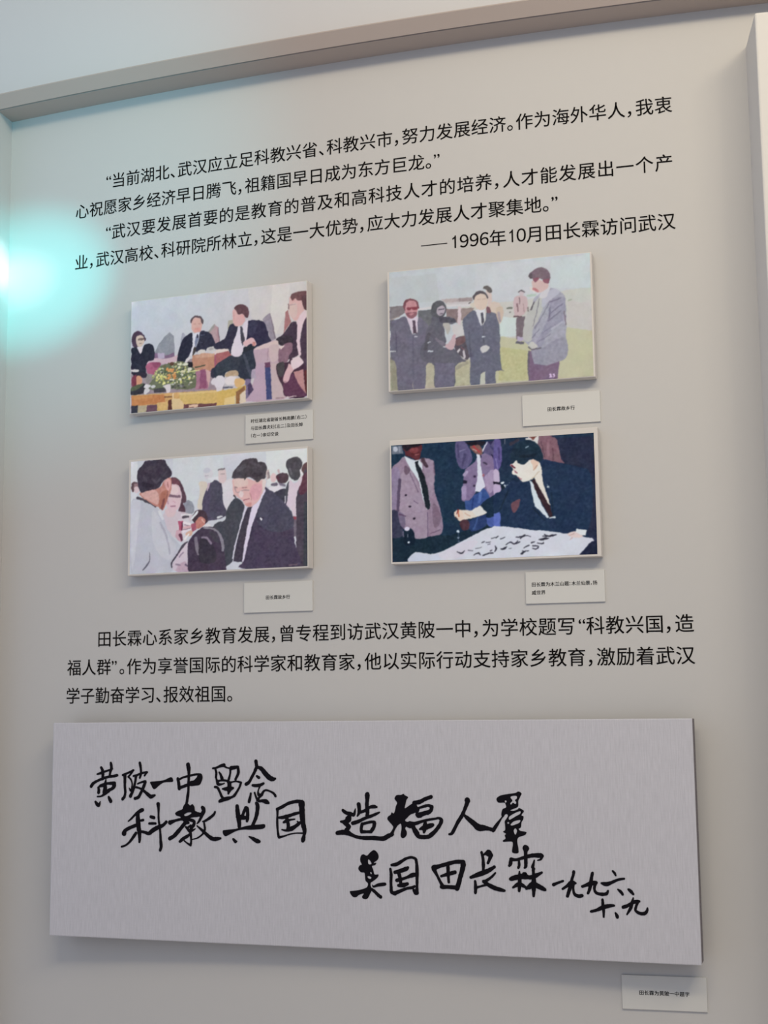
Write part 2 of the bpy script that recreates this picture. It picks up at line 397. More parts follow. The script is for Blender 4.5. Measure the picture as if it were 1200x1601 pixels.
PRINTS = {  # upper two prints: pale veil of reflected light painted into their colours
'A': ([195,198,207], [
[1,192,195,206,-8,74,436,114,623,311,439,394,254,570,-1,545],
[0,200,203,207,1337,-78,2007,-27,2005,548,1616,508,1384,311],
[0,208,212,214,1626,-19,1820,-14,1792,268,1663,513,1607,274],
[0,154,143,154,1,673,1081,683,1084,1228,8,1207],
[0,141,144,155,282,564,337,477,411,399,457,375,499,417,514,520,515,629,282,607],
[0,125,100,128,273,580,394,592,404,618,515,595,515,637,404,652,273,648],
[0,179,166,191,315,584,394,588,399,647,320,648],
[1,199,174,187,189,666,283,632,404,652,571,626,571,685,460,708,349,706,283,683,194,691],
[1,168,98,126,185,691,255,676,349,689,349,723,303,769,294,810,229,821,186,758],
[1,141,77,104,255,680,349,689,340,730,284,734],
[1,143,138,140,182,800,285,818,257,874,183,893],
[1,78,61,79,6,393,25,343,72,322,124,341,162,391,172,426,154,442,131,482,65,501,27,489,12,453],
[1,205,185,174,56,398,77,374,120,370,148,394,156,442,140,474,112,497,79,489,62,458],
[2,124,107,102,87,414,21,149,415,19],
[2,150,128,124,102,458,8,125,458,8],
[0,217,207,216,69,493,140,495,127,549,113,578,89,546],
[1,47,49,64,6,521,27,497,69,501,113,573,145,500,173,469,243,484,272,521,278,598,269,648,199,666,176,715,177,783,97,792,12,776],
[1,51,47,62,11,763,177,779,177,833,88,817,31,795],
[1,207,200,202,6,733,87,736,96,758,59,764,6,746],
[1,122,63,80,31,803,69,798,65,916,23,921,8,844],
[1,208,152,127,69,815,106,806,135,838,131,888,89,935,70,917],
[1,58,59,66,9,928,155,891,179,943,165,993,10,1005],
[1,91,99,80,9,920,89,902,155,891,89,944,14,963],
[0,157,159,174,588,459,601,393,624,396,643,440,579,526],
[0,178,154,162,899,415,971,335,1008,376,1031,537,981,566],
[0,154,151,152,899,415,971,335,976,373,908,433],
[2,132,112,124,1012,385,9,1031,521,11],
[1,44,45,62,543,691,570,559,611,462,661,425,716,409,721,490,708,589,681,645,636,708,571,706],
[1,52,54,72,803,406,835,396,908,421,954,471,982,574,900,583,864,621,773,620,759,577,790,496,799,439],
[2,80,82,106,812,440,13,863,437,9],
[2,78,80,102,808,515,9,836,522,7],
[0,211,211,224,721,418,808,402,794,455,754,568,718,648,690,646,713,573,724,490],
[0,126,134,160,767,435,790,438,790,480,763,552,745,559,749,492],
[1,74,69,70,745,559,763,569,759,611,727,649,718,648,731,591],
[2,62,60,78,776,436,18,779,462,16],
[1,207,169,163,706,286,724,250,770,238,820,260,834,308,826,374,808,402,771,411,734,403,711,363],
[1,207,154,147,743,362,812,360,808,398,771,407,744,400],
[2,184,143,138,729,314,9,761,316,7],
[2,184,143,138,784,316,7,812,321,9],
[1,93,80,87,697,294,701,256,733,234,779,229,825,253,848,289,842,322,821,307,811,268,770,247,733,251,715,279,711,299],
[0,213,203,206,955,630,1081,613,1081,658,973,669],
[3,207,204,203,823,617,46,22],
[3,201,201,204,936,603,54,30],
[3,173,173,176,932,598,27,15],
[0,185,141,121,718,648,864,633,973,652,969,814,938,844,756,811,719,757],
[0,198,160,140,745,651,864,633,977,653,973,685,755,673],
[0,163,99,122,973,665,1081,658,1082,774,992,783,969,805],
[0,164,120,143,756,811,938,827,902,1019,757,1010],
[0,141,90,120,815,808,869,805,889,1005,802,1006],
[0,198,167,170,874,805,938,844,911,1007,888,922],
[1,57,58,76,938,819,1010,784,1082,766,1082,915,947,903],
[0,212,207,214,645,683,681,653,700,672,663,710,631,716],
[1,107,115,95,285,835,340,730,460,708,571,693,663,727,746,793,765,878,757,986,629,999,463,976,277,977,193,936,248,874],
[3,169,176,122,575,913,15,8],
[3,71,75,74,496,963,13,9],
[3,102,118,90,699,822,7,4],
[3,71,75,74,367,762,17,10],
[3,217,218,203,571,738,6,5],
[3,102,118,90,342,770,8,5],
[3,71,75,74,747,827,6,3],
[3,211,210,138,411,859,6,4],
[3,207,208,192,674,848,9,7],
[3,185,189,138,346,754,17,14],
[3,201,138,85,444,855,6,4],
[3,224,223,160,384,918,11,10],
[3,185,189,138,385,816,13,11],
[3,220,216,148,303,774,13,9],
[3,185,189,138,727,871,9,6],
[3,141,154,112,664,888,14,13],
[3,102,118,90,758,870,10,8],
[3,217,154,98,432,760,13,12],
[3,102,118,90,583,931,10,6],
[3,71,75,74,631,977,13,8],
[3,111,106,82,447,707,11,9],
[3,143,148,114,573,750,12,8],
[3,71,75,74,406,801,7,6],
[3,185,189,138,528,749,17,10],
[3,220,174,116,508,843,12,7],
[3,195,200,120,662,811,13,10],
[3,207,208,192,443,891,9,6],
[3,195,200,120,743,814,8,5],
[3,141,154,112,651,802,9,7],
[3,185,189,138,588,930,10,8],
[3,207,208,192,678,811,16,14],
[3,220,216,148,743,865,12,7],
[3,181,184,184,443,933,9,5],
[3,71,75,74,655,874,13,9],
[3,109,106,112,540,945,9,5],
[3,220,216,148,483,879,8,6],
[3,201,203,122,278,809,8,5],
[3,71,75,74,749,855,12,9],
[3,220,174,116,452,865,13,7],
[3,220,174,116,464,771,11,9],
[3,220,174,116,537,784,9,8],
[3,71,75,74,407,787,7,6],
[3,89,106,82,584,808,7,5],
[3,217,218,203,500,752,7,5],
[3,224,223,160,312,839,13,10],
[3,102,118,90,710,821,11,8],
[3,220,216,148,503,897,10,8],
[3,217,160,106,510,814,9,8],
[3,109,106,112,595,977,8,7],
[3,211,210,138,264,825,9,6],
[3,111,106,82,393,729,18,13],
[3,217,218,203,500,879,13,7],
[3,195,200,120,618,880,14,10],
[3,195,200,120,442,902,13,7],
[3,169,176,122,540,894,7,4],
[3,207,208,192,477,923,13,11],
[3,102,118,90,685,847,14,12],
[3,195,200,120,495,911,9,7],
[3,201,138,85,478,774,15,9],
[3,109,106,112,612,958,17,12],
[3,201,204,186,532,712,14,12],
[3,111,106,82,594,711,14,11],
[3,224,223,160,370,867,17,14],
[3,220,216,148,480,745,8,4],
[3,224,223,160,366,841,14,8],
[3,220,216,148,551,911,16,9],
[3,224,223,160,304,873,12,10],
[3,169,176,122,327,763,12,8],
[3,217,218,203,736,873,8,6],
[3,201,203,122,388,899,12,10],
[3,220,174,116,488,805,7,4],
[3,111,106,82,597,730,7,4],
[3,169,176,122,703,850,9,5],
[3,207,208,192,604,768,7,6],
[3,224,223,160,329,858,10,7],
[3,220,216,148,570,801,10,8],
[3,217,154,98,440,774,13,10],
[3,217,218,203,550,910,10,6],
[3,71,75,74,509,963,13,9],
[3,181,184,184,412,953,17,12],
[3,143,154,102,355,868,6,4],
[3,141,154,112,386,764,8,6],
[3,195,200,120,434,903,9,7],
[3,217,218,203,601,839,17,14],
[3,217,154,98,423,817,8,5],
[3,185,189,138,297,791,17,14],
[3,207,208,192,351,784,6,4],
[3,143,154,102,381,876,17,14],
[3,71,75,74,395,817,11,7],
[3,217,218,203,683,873,17,11],
[3,207,208,192,498,889,13,9],
[3,201,138,85,465,779,6,4],
[3,220,174,116,517,811,12,10],
[3,185,189,138,629,885,11,8],
[3,195,200,120,548,807,13,11],
[3,102,118,90,414,815,16,12],
[3,143,154,102,328,817,15,10],
[3,217,160,106,476,857,9,7],
[3,71,75,74,403,793,7,6],
[3,141,154,112,452,910,6,4],
[3,195,200,120,644,872,11,9],
[3,71,75,74,614,782,15,11],
[3,220,174,116,421,775,7,5],
[3,143,148,114,540,706,6,4],
[3,224,223,160,265,824,7,5],
[3,224,223,160,341,857,8,6],
[3,143,154,102,345,883,11,6],
[3,109,106,112,420,949,11,8],
[3,84,88,79,649,975,12,6],
[3,89,106,82,606,764,6,3],
[3,102,118,90,616,807,11,7],
[3,224,223,160,360,843,10,7],
[3,140,143,144,685,953,13,8],
[3,220,216,148,680,851,6,4],
[3,185,189,138,640,788,17,12],
[3,217,160,106,497,847,7,5],
[3,211,210,138,310,850,13,9],
[3,217,160,106,453,826,14,13],
[3,71,75,74,611,896,12,8],
[3,141,154,112,560,894,12,8],
[3,140,143,144,570,947,17,15],
[3,89,106,82,410,787,15,12],
[3,224,223,160,364,830,16,15],
[3,217,160,106,534,810,6,3],
[3,140,143,144,591,959,16,11],
[3,201,203,122,313,874,12,11],
[3,89,106,82,365,770,9,5],
[3,89,106,82,467,745,13,10],
[3,169,176,122,628,825,11,8],
[3,185,189,138,382,803,7,4],
[3,220,174,116,544,871,8,6],
[3,195,200,120,587,899,14,13],
[3,143,154,102,327,827,6,5],
[3,71,75,74,613,944,11,7],
[3,224,223,160,335,856,7,6],
[3,89,106,82,667,913,17,13],
[3,217,218,203,362,789,11,7],
[3,89,106,82,736,849,6,5],
[3,220,174,116,451,788,15,8],
[3,220,216,148,639,764,10,6],
[3,89,106,82,512,895,15,9],
[3,71,75,74,467,961,6,4],
[3,111,106,82,623,748,17,12],
[3,220,216,148,692,783,11,9],
[3,169,176,122,385,815,10,6],
[3,84,88,79,523,969,13,7],
[3,211,210,138,340,900,12,7],
[3,71,75,74,473,899,15,13],
[3,109,106,112,452,975,15,10],
[3,102,118,90,296,782,10,7],
[3,201,138,85,497,776,14,11],
[3,201,203,122,297,873,6,4],
[3,102,118,90,746,888,7,4],
[3,71,75,74,444,866,6,3],
[3,201,203,122,325,866,10,6],
[3,220,174,116,541,780,7,4],
[3,102,118,90,718,871,11,10],
[3,201,203,122,379,874,6,4],
[3,201,138,85,515,870,15,8],
[3,217,160,106,454,789,6,4],
[3,140,143,144,592,966,10,8],
[3,169,176,122,296,804,15,11],
[3,143,154,102,307,824,16,9],
[3,217,160,106,436,830,12,7],
[3,143,148,114,634,741,16,10],
[3,224,223,160,399,909,15,12],
[3,102,118,90,576,813,13,10],
[3,84,88,79,560,950,16,10],
[3,111,106,82,542,702,6,5],
[3,184,188,160,587,710,10,8],
[3,217,218,203,569,764,17,14],
[3,207,208,192,624,875,6,4],
[3,217,154,98,525,851,16,11],
[3,185,189,138,413,816,9,7],
[3,102,118,90,716,847,7,7],
[3,220,174,116,418,862,11,10],
[3,71,75,74,583,827,12,7],
[3,224,223,160,328,819,14,12],
[3,201,138,85,509,849,16,13],
[3,141,154,112,472,916,16,12],
[3,169,176,122,357,803,16,10],
[3,217,218,203,578,885,17,13],
[3,220,216,148,700,794,14,8],
[3,141,154,112,751,827,13,8],
[3,217,154,98,416,771,10,5],
[3,217,218,203,744,833,11,7],
[3,224,223,160,271,835,9,8],
[3,102,118,90,738,849,7,4],
[3,111,106,82,530,722,17,12],
[3,211,210,138,396,843,17,11],
[3,109,106,112,521,958,10,7],
[3,195,200,120,670,861,7,6],
[3,89,106,82,584,790,12,9],
[3,111,106,82,387,732,13,9],
[3,201,204,186,618,734,13,9],
[3,207,208,192,376,755,13,8],
[3,207,208,192,495,887,15,9],
[3,195,200,120,553,772,10,7],
[3,89,106,82,540,758,6,4],
[3,89,106,82,583,842,16,10],
[3,140,143,144,429,938,7,5],
[3,195,200,120,592,919,14,10],
[3,217,160,106,470,773,15,10],
[3,89,106,82,630,851,14,12],
[3,143,154,102,264,838,14,11],
[3,201,138,85,530,834,7,6],
[3,217,218,203,690,780,15,11],
[3,195,200,120,585,768,9,5],
[3,102,118,90,730,822,12,10],
[3,217,154,98,448,860,15,13],
[3,201,204,186,527,698,11,7],
[3,217,160,106,496,777,6,5],
[3,89,106,82,571,905,16,10],
[3,217,218,203,589,830,12,9],
[3,201,203,122,360,834,16,11],
[3,71,75,74,458,911,7,5],
[3,71,75,74,368,798,11,10],
[3,211,210,138,397,835,8,7],
[3,207,208,192,470,880,13,11],
[3,201,203,122,361,848,14,12],
[3,220,216,148,581,904,11,8],
[3,211,210,138,350,836,14,11],
[3,181,184,184,496,931,16,10],
[3,89,106,82,565,916,11,8],
[3,220,216,148,724,888,12,8],
[3,140,143,144,543,977,6,3],
[3,217,218,203,520,918,11,9],
[3,217,218,203,559,727,14,9],
[3,217,218,203,693,934,9,8],
[3,217,218,203,710,931,16,9],
[3,217,160,106,519,830,11,7],
[3,143,148,114,486,714,14,12],
[3,201,204,186,557,721,10,6],
[3,102,118,90,576,823,17,12],
[3,207,208,192,680,853,6,5],
[3,141,154,112,730,885,16,10],
[3,169,176,122,675,854,10,6],
[3,84,88,79,519,948,10,8],
[3,181,184,184,473,960,7,4],
[3,211,210,138,413,849,13,11],
[3,102,118,90,407,770,11,6],
[3,184,188,160,489,740,10,8],
[3,220,216,148,686,888,16,11],
[3,185,189,138,302,802,9,8],
[3,141,154,112,735,828,16,9],
[3,141,154,112,638,914,11,7],
[3,220,216,148,605,795,8,6],
[1,43,41,48,659,718,718,715,719,766,682,770],
[2,76,84,71,755,777,15,865,762,13],
[2,211,212,154,692,817,13,801,807,11],
[3,91,68,56,484,714,26,22],
[3,207,154,106,484,794,20,13],
[3,208,157,108,462,838,17,12],
[3,212,168,120,498,829,15,10],
[3,213,214,200,645,734,28,18],
[3,216,217,204,691,788,24,17],
[3,210,212,184,581,728,22,15],
[3,208,207,176,609,806,33,13],
[3,212,212,218,197,928,42,22],
[3,207,208,212,193,970,34,25],
[3,201,203,206,267,938,28,19],
[3,207,207,214,175,993,19,19],
[0,74,71,80,277,964,426,961,417,1006,277,1002],
[1,210,206,212,379,940,462,926,468,994,436,1033,412,972],
[0,203,166,113,10,1009,259,1013,482,1020,1083,1039,1083,1195,630,1157,12,1127],
[0,191,132,88,10,1017,399,1029,413,1123,12,1121],
[0,199,146,95,34,1028,259,1030,259,1051,34,1057],
[0,208,184,120,574,1036,1083,1047,1083,1179,575,1149],
[0,216,196,140,574,1032,1083,1040,1083,1059,574,1049],
[0,59,61,73,12,1119,92,1121,88,1222,13,1216],
[0,181,171,148,90,1125,193,1129,190,1213,87,1209],
[0,106,80,96,193,1128,316,1130,315,1223,190,1213],
[0,107,74,79,621,1155,1083,1177,1084,1228,612,1214],
[0,217,192,173,681,1166,794,1167,786,1193,681,1195],
[0,211,181,125,314,1114,436,1108,444,1234,315,1223],
[0,216,195,154,482,1087,575,1086,630,1157,620,1215,491,1221],
[0,92,58,53,441,1100,482,1091,490,1221,445,1217],
[2,122,90,72,399,1060,13,482,1062,13],
[2,220,199,164,500,1034,18,501,1088,15],
[1,214,215,226,943,927,992,899,1046,904,1082,948,1074,1005,1047,1052,1002,1048,984,997,938,968],
[2,176,143,152,1003,376,13,1018,535,13],
[0,148,146,163,1515,342,1594,286,1626,389,1653,564,1607,585,1580,496,1533,396],
[2,124,116,132,1600,295,7,1655,555,13],
[0,163,122,127,1745,530,1769,292,1796,277,1810,339,1828,410,1764,489],
[2,125,102,108,1801,217,9,1803,269,11],
[0,169,167,157,1126,319,1178,316,1188,386,1122,406],
[0,163,104,108,990,646,1132,633,1170,689,1123,754,991,794],
[0,216,207,204,990,611,1127,598,1132,638,990,655],
[1,55,55,74,980,549,1084,511,1112,457,1150,365,1235,374,1225,451,1188,543,1165,619,1151,670,1122,615,980,606],
[1,52,52,76,1356,343,1515,364,1561,451,1589,540,1607,585,1478,620,1422,627,1376,631,1329,566,1347,429],
[1,60,61,86,1366,361,1459,371,1413,505,1357,482],
[1,47,54,64,1310,616,1431,611,1422,679,1329,705,1282,674],
[1,53,61,76,981,784,1160,688,1245,714,1320,669,1413,661,1441,784,1432,904,1395,952,1292,960,1198,857,1104,865,1067,922,982,906],
[1,59,67,80,1010,778,1160,697,1254,719,1236,834,1104,848,1010,874],
[2,72,79,96,1310,703,28,1385,917,37],
[1,213,211,227,1244,384,1282,396,1319,357,1352,343,1333,549,1301,555,1301,641,1264,707,1198,701,1165,671,1165,619,1197,536,1230,443],
[0,74,74,88,1263,394,1282,396,1319,539,1291,606,1273,526],
[1,212,183,191,1301,563,1385,524,1422,549,1450,595,1422,618,1385,589,1329,609,1301,589],
[3,194,143,141,1419,594,20,22],
[1,210,173,176,1182,220,1211,205,1263,263,1319,304,1310,356,1253,393,1206,380,1183,342,1178,272],
[3,212,167,170,1286,292,23,26],
[2,197,154,158,1192,238,8,1197,309,8],
[1,95,71,80,1192,195,1225,168,1272,161,1328,183,1358,230,1361,283,1342,311,1324,305,1291,266,1267,268,1239,265,1220,224],
[1,68,58,75,1662,565,1736,529,1809,442,1837,411,1892,416,1896,537,1895,674,1909,752,1808,793,1799,750,1836,642,1717,639,1681,601],
[1,60,56,67,1662,573,1754,540,1846,566,1836,634,1690,628],
[1,185,169,186,1422,644,1478,620,1589,592,1644,576,1685,593,1694,688,1694,808,1680,841,1699,962,1771,1190,1330,1169,1441,948,1436,784,1413,687],
[0,183,166,189,1441,793,1533,801,1552,1188,1325,1186,1413,1031],
[0,190,178,186,1607,808,1680,824,1764,1189,1616,1185],
[1,207,195,198,1422,653,1496,617,1662,582,1688,602,1681,644,1570,650,1459,657],
[1,196,183,191,1589,635,1695,637,1690,773,1607,791],
[2,170,152,168,1579,660,13,1570,779,11],
[0,69,78,124,1538,802,1598,799,1618,1185,1559,1185],
[0,106,74,102,1538,802,1598,799,1600,855,1541,854],
[0,123,117,150,1320,954,1385,951,1385,1003,1413,1065,1367,1130,1330,1161],
[0,77,68,99,1348,1017,1385,994,1415,1065,1356,1129],
[0,170,165,187,1394,857,1432,852,1441,948,1385,960],
[3,216,218,230,1034,950,57,65],
[1,183,166,142,1095,882,1161,844,1236,860,1245,904,1180,907,1105,909],
[3,220,220,226,1161,953,73,48],
[2,95,99,119,1077,1019,17,1180,1023,13],
[1,214,184,134,1208,944,1292,943,1316,996,1246,1033,1208,1004],
[0,205,181,111,1001,1051,1227,1036,1330,1015,1330,1062,1265,1104,1255,1206,1218,1212,1208,1108,1153,1206,1002,1211],
[0,220,203,148,1087,1132,1204,1116,1211,1211,1087,1209],
[0,141,106,77,1218,1074,1320,1023,1320,1066,1260,1103,1257,1215,1220,1212],
[0,216,208,192,1263,1112,1325,1066,1330,1195,1260,1202],
[1,133,109,128,1699,671,1827,616,1845,703,1809,751,1781,816,1699,826],
[0,74,63,80,2006,326,2003,930,1945,849,1927,779,1923,625,1946,491],
[1,69,53,70,1671,832,1799,818,1827,786,1935,848,2003,905,2002,1184,1771,1173,1735,1068,1680,944],
[1,74,74,80,1673,840,1754,814,1744,949,1694,953],
[1,94,63,88,1744,1034,1844,941,1970,1139,1988,1183,1780,1172],
[0,181,142,147,1854,925,1962,910,1971,1055,1990,1166,1935,1094,1872,978],
[0,90,48,54,1967,927,2003,913,2002,1188,1981,1123],
[0,214,201,214,1887,390,1974,305,2006,304,2006,338,1946,482,1923,608,1940,767,1909,764,1891,622,1896,451],
[1,208,180,190,1808,836,1863,892,1826,940,1799,1014,1771,1028,1740,1009,1753,942,1790,868],
[2,141,111,128,1753,1010,7,1781,1025,7],
[1,216,207,218,1827,812,1899,772,1963,825,1944,866,1863,901,1836,873],
[0,217,207,210,1695,645,1759,641,1717,680],
[1,208,179,181,1815,150,1847,136,1929,145,1983,203,1983,289,1937,335,1892,399,1846,377,1814,322,1810,236],
[1,204,188,188,1819,237,1892,219,1892,348,1846,369,1814,314],
[2,167,148,156,1817,232,9,1874,227,7],
[2,192,138,144,1847,188,13,1865,181,11],
[1,109,83,88,1824,138,1865,108,1929,101,2011,120,2010,292,1969,283,1947,199,1902,194,1874,165,1847,188],
[1,91,70,76,1947,165,2011,154,2010,292,1969,283],
[2,213,206,210,1780,1178,9,1880,1178,7],
[2,155,138,147,1662,1179,13,1753,1181,11]]),
'B': ([197,198,202], [
[0,192,193,195,-14,54,480,57,512,331,1,339],
[0,201,200,204,877,14,1615,35,1604,431,870,363],
[0,199,203,205,1623,36,2019,14,2008,347,1616,309],
[0,200,195,189,690,418,1275,401,1588,395,1761,341,2017,347,2023,1240,676,1182],
[0,199,191,187,1775,447,2012,504,2011,808,1767,744],
[0,195,189,160,1092,738,1344,795,1776,710,2004,764,2023,1240,853,1195],
[0,191,185,143,1107,846,1376,903,1369,1190,1082,1178],
[0,205,211,208,1104,598,1140,548,1271,577,1266,753,1105,748],
[1,198,196,189,1761,358,2000,346,2005,468,1784,448],
[0,185,174,154,-42,878,1043,965,1037,1219,-46,1210],
[0,152,145,127,-1,863,68,869,78,1192,9,1192],
[0,185,169,169,530,320,835,330,834,383,583,378],
[0,160,143,144,706,327,844,333,843,369,709,363],
[0,201,191,192,584,356,834,370,833,415,583,401],
[0,111,110,114,293,415,457,416,473,526,470,687,281,635],
[0,141,120,120,574,422,704,434,705,600,652,541,581,499],
[0,154,134,131,722,431,860,435,832,486,751,550,719,547],
[0,133,122,124,1,348,148,348,156,425,18,494,1,466],
[2,160,141,135,18,485,13,92,456,9],
[2,213,204,205,303,402,24,421,397,22,574,391,20,842,407,27],
[0,214,192,194,698,411,728,414,724,619,687,607],
[0,207,199,198,634,589,750,595,759,689,676,715,633,647],
[0,111,106,112,1,484,73,490,60,895,4,882],
[0,102,98,108,308,655,506,672,502,957,304,941],
[1,95,86,94,649,746,721,708,809,742,825,841,787,944,726,913,665,846],
[1,122,95,98,667,739,765,703,778,757,683,803],
[0,207,196,200,680,851,710,827,714,845,686,887],
[0,203,191,196,747,830,767,925,743,934,737,869],
[2,131,100,106,719,815,12,754,844,11],
[0,184,176,150,653,996,796,954,807,1197,642,1194],
[0,165,157,140,671,997,787,962,791,989,670,1041],
[0,185,174,154,354,1044,466,1039,455,1198,352,1199],
[1,115,109,124,8,530,64,489,165,467,226,630,272,634,292,483,346,514,399,591,415,754,412,932,366,973,347,1203,236,1204,231,1114,218,1203,82,1201,62,949,5,810],
[2,102,95,112,62,598,13,69,815,15],
[2,106,100,116,235,667,11,233,1097,13],
[0,217,198,210,169,467,283,473,286,631,235,640],
[0,92,74,88,233,504,260,507,276,648,240,640],
[1,196,141,146,152,371,176,309,222,295,272,318,289,383,279,445,238,487,197,479,165,444],
[1,143,96,105,167,426,279,432,265,471,228,490,192,475],
[3,192,133,141,224,442,29,11],
[0,141,75,85,171,372,289,374,284,405,248,404,225,391,207,404,175,397],
[1,125,79,87,139,360,153,307,213,285,272,305,299,348,300,395,285,383,272,327,222,306,176,318,162,362,158,407],
[2,201,194,204,253,673,11,280,678,9],
[1,104,100,111,372,625,428,522,438,451,473,490,545,496,635,513,679,562,616,583,553,577,560,677,577,749,540,800,647,826,726,922,769,961,662,996,642,1207,453,1198,447,980,322,907,315,790,352,731],
[0,115,109,126,455,953,655,969,638,1207,455,1198],
[2,91,87,95,398,663,36,360,803,36],
[1,185,177,171,544,568,607,569,615,628,587,679,561,623],
[1,201,169,173,595,769,650,684,672,713,645,826,594,827,554,783],
[2,125,116,128,470,714,22,523,758,38,550,778,36],
[2,170,168,176,388,743,13,415,740,11],
[2,207,208,214,391,830,16,432,834,13],
[2,216,214,210,-2,601,13,-3,683,9],
[2,211,207,208,-4,800,13,55,805,9],
[1,92,90,96,425,413,448,352,503,330,548,348,574,400,571,463,545,496,482,499,429,468],
[1,181,166,176,485,414,520,386,552,393,564,435,546,478,510,486,487,464],
[2,109,101,112,502,425,13,551,420,13],
[2,107,95,106,514,471,9,546,469,9],
[1,87,82,92,509,493,653,524,666,556,598,562,526,559],
[1,211,191,178,1001,439,1047,390,1125,432,1140,549,1103,617,1044,505,991,491],
[1,212,189,182,979,267,1031,299,1033,397,1001,448,995,340],
[1,104,96,95,952,251,970,229,1006,232,1036,273,1035,300,1004,297,979,263],
[1,108,107,123,742,549,778,508,868,462,918,609,963,587,983,491,1044,501,1079,522,1099,599,1108,732,1105,864,1118,1067,1141,1082,1058,1085,1052,1211,954,1208,953,1081,908,1113,897,1213,805,1206,809,964,773,784,749,648],
[1,125,90,100,984,437,1014,449,1022,503,983,495],
[0,196,192,178,908,1108,955,1072,953,1208,897,1213],
[2,95,93,108,802,662,12,815,920,14],
[2,93,91,105,944,638,9,945,798,9],
[0,216,212,216,868,458,970,454,959,586,922,623],
[0,85,82,92,921,494,943,492,956,586,931,615],
[1,203,197,196,909,848,940,820,984,823,1002,847,974,880,930,890],
[2,201,202,210,938,731,12,960,733,9],
[1,208,194,182,816,395,861,381,878,428,833,425],
[1,214,191,177,861,346,880,312,942,300,990,340,993,403,966,454,921,463,877,437,856,390],
[2,106,96,98,803,390,11,825,378,7],
[2,192,165,152,897,358,9,923,359,7],
[2,192,165,152,946,358,7,972,358,9],
[1,93,84,89,848,336,863,292,916,272,969,289,999,341,990,358,969,316,925,302,880,316,861,356],
[0,179,191,180,1381,353,1472,353,1471,377,1380,377],
[2,162,165,150,1784,448,15,1810,442,12],
[1,203,181,164,1081,454,1142,451,1144,548,1104,607,1079,525],
[2,169,154,158,1101,509,25,1113,590,21],
[3,203,185,189,1329,337,24,23],
[2,106,99,104,1301,322,12,1330,309,14,1357,327,12],
[1,201,174,176,1253,381,1302,359,1372,374,1387,447,1359,532,1306,563,1254,541],
[2,141,111,116,1283,437,16,1290,508,16],
[2,109,88,93,1254,558,16,1323,569,16],
[2,122,100,104,1306,377,9,1309,439,7],
[2,168,138,140,1344,443,9,1350,523,9],
[0,123,108,115,1271,577,1358,568,1342,672,1328,785,1266,788],
[0,183,170,192,1275,758,1336,764,1339,803,1274,807],
[2,108,102,112,1272,817,23,1334,825,23],
[2,123,123,114,1186,472,19,1225,474,23],
[2,128,128,122,1211,515,17,1220,511,9],
[1,167,163,176,1449,399,1520,353,1607,308,1693,343,1742,400,1756,524,1756,682,1748,794,1756,977,1692,998,1673,1040,1553,1065,1433,1039,1410,906,1419,898,1377,842,1335,794,1346,690,1376,551,1421,485],
[1,189,185,182,1376,551,1448,452,1519,371,1571,393,1496,589,1433,697,1413,810,1335,794,1347,663],
[1,185,182,194,1536,390,1642,320,1701,361,1604,431,1533,495],
[1,154,149,163,1411,897,1523,889,1645,820,1748,812,1756,977,1673,1040,1553,1065,1433,1039],
[1,156,151,168,1613,432,1742,409,1748,515,1727,635,1648,698,1561,770,1506,879,1455,839,1492,772,1564,639,1601,554],
[2,143,138,144,1501,404,10,1481,499,9,1434,671,9],
[2,141,136,150,1604,440,9,1531,565,10,1450,690,12],
[2,111,102,107,1448,435,12,1420,503,19],
[2,138,125,124,1386,482,14,1390,517,12],
[2,125,118,136,1604,449,12,1708,415,9],
[2,127,120,138,1601,554,12,1723,477,10],
[2,128,122,140,1581,631,15,1704,546,12],
[2,141,135,153,1527,740,14,1649,672,10],
[2,131,117,127,1738,549,12,1752,681,12],
[2,139,133,151,1473,832,10,1595,764,10],
[2,130,124,142,1602,502,14,1591,606,17],
[2,179,174,187,1614,713,17,1718,652,14],
[2,139,134,151,1422,784,10,1493,702,9],
[1,198,193,188,1381,851,1421,819,1455,848,1472,876,1419,898,1385,877],
[2,113,107,116,1419,899,12,1506,887,12],
[2,111,106,114,1381,868,10,1411,897,10],
[0,128,105,127,1374,973,1384,904,1410,914,1433,1039,1553,1065,1678,1032,1657,1212,1381,1204],
[2,111,101,112,1389,913,14,1377,1043,19,1383,1200,12],
[2,230,198,230,1585,1153,15,1593,1160,9,1586,1174,15,1601,1175,10],
[2,230,198,230,1623,1153,12,1615,1157,10,1627,1168,12,1617,1179,12],
[1,214,205,200,1407,280,1443,293,1459,338,1425,318],
[1,208,177,174,1436,226,1462,224,1506,219,1574,252,1590,298,1520,344,1468,335,1439,292],
[2,191,128,132,1452,302,28,1486,328,24],
[1,122,102,112,1403,165,1439,124,1509,95,1578,120,1611,176,1609,229,1587,262,1557,233,1523,212,1489,209,1471,242,1445,204,1419,197],
[1,101,89,95,1403,165,1438,146,1443,200,1415,197],
[1,141,90,104,1445,204,1506,197,1470,244],
[1,141,90,104,1541,218,1607,220,1587,262,1557,251],
[1,205,199,204,1520,353,1608,300,1571,393,1510,396]]),
'C': ([192,194,203], [
[0,205,206,212,1,-12,76,-7,82,376,8,487],
[0,196,200,205,493,-10,1073,-18,1074,323,680,477,496,270],
[0,203,206,208,1546,0,2003,-15,2002,318,1563,370],
[1,201,191,180,796,273,859,268,895,311,860,455,834,551,780,532,806,371],
[3,198,194,202,904,190,52,57],
[3,184,185,196,885,152,43,29],
[2,169,164,176,868,212,11,904,210,9],
[1,139,140,152,626,482,680,453,734,497,744,579,681,599,636,581],
[0,207,208,214,895,238,1011,221,1074,307,1065,322,949,282],
[1,79,72,92,842,454,895,320,940,282,1056,305,1075,501,1084,646,942,679,862,666,838,560],
[2,103,95,120,967,324,54,986,463,36],
[0,180,160,174,900,287,933,281,896,376,882,359],
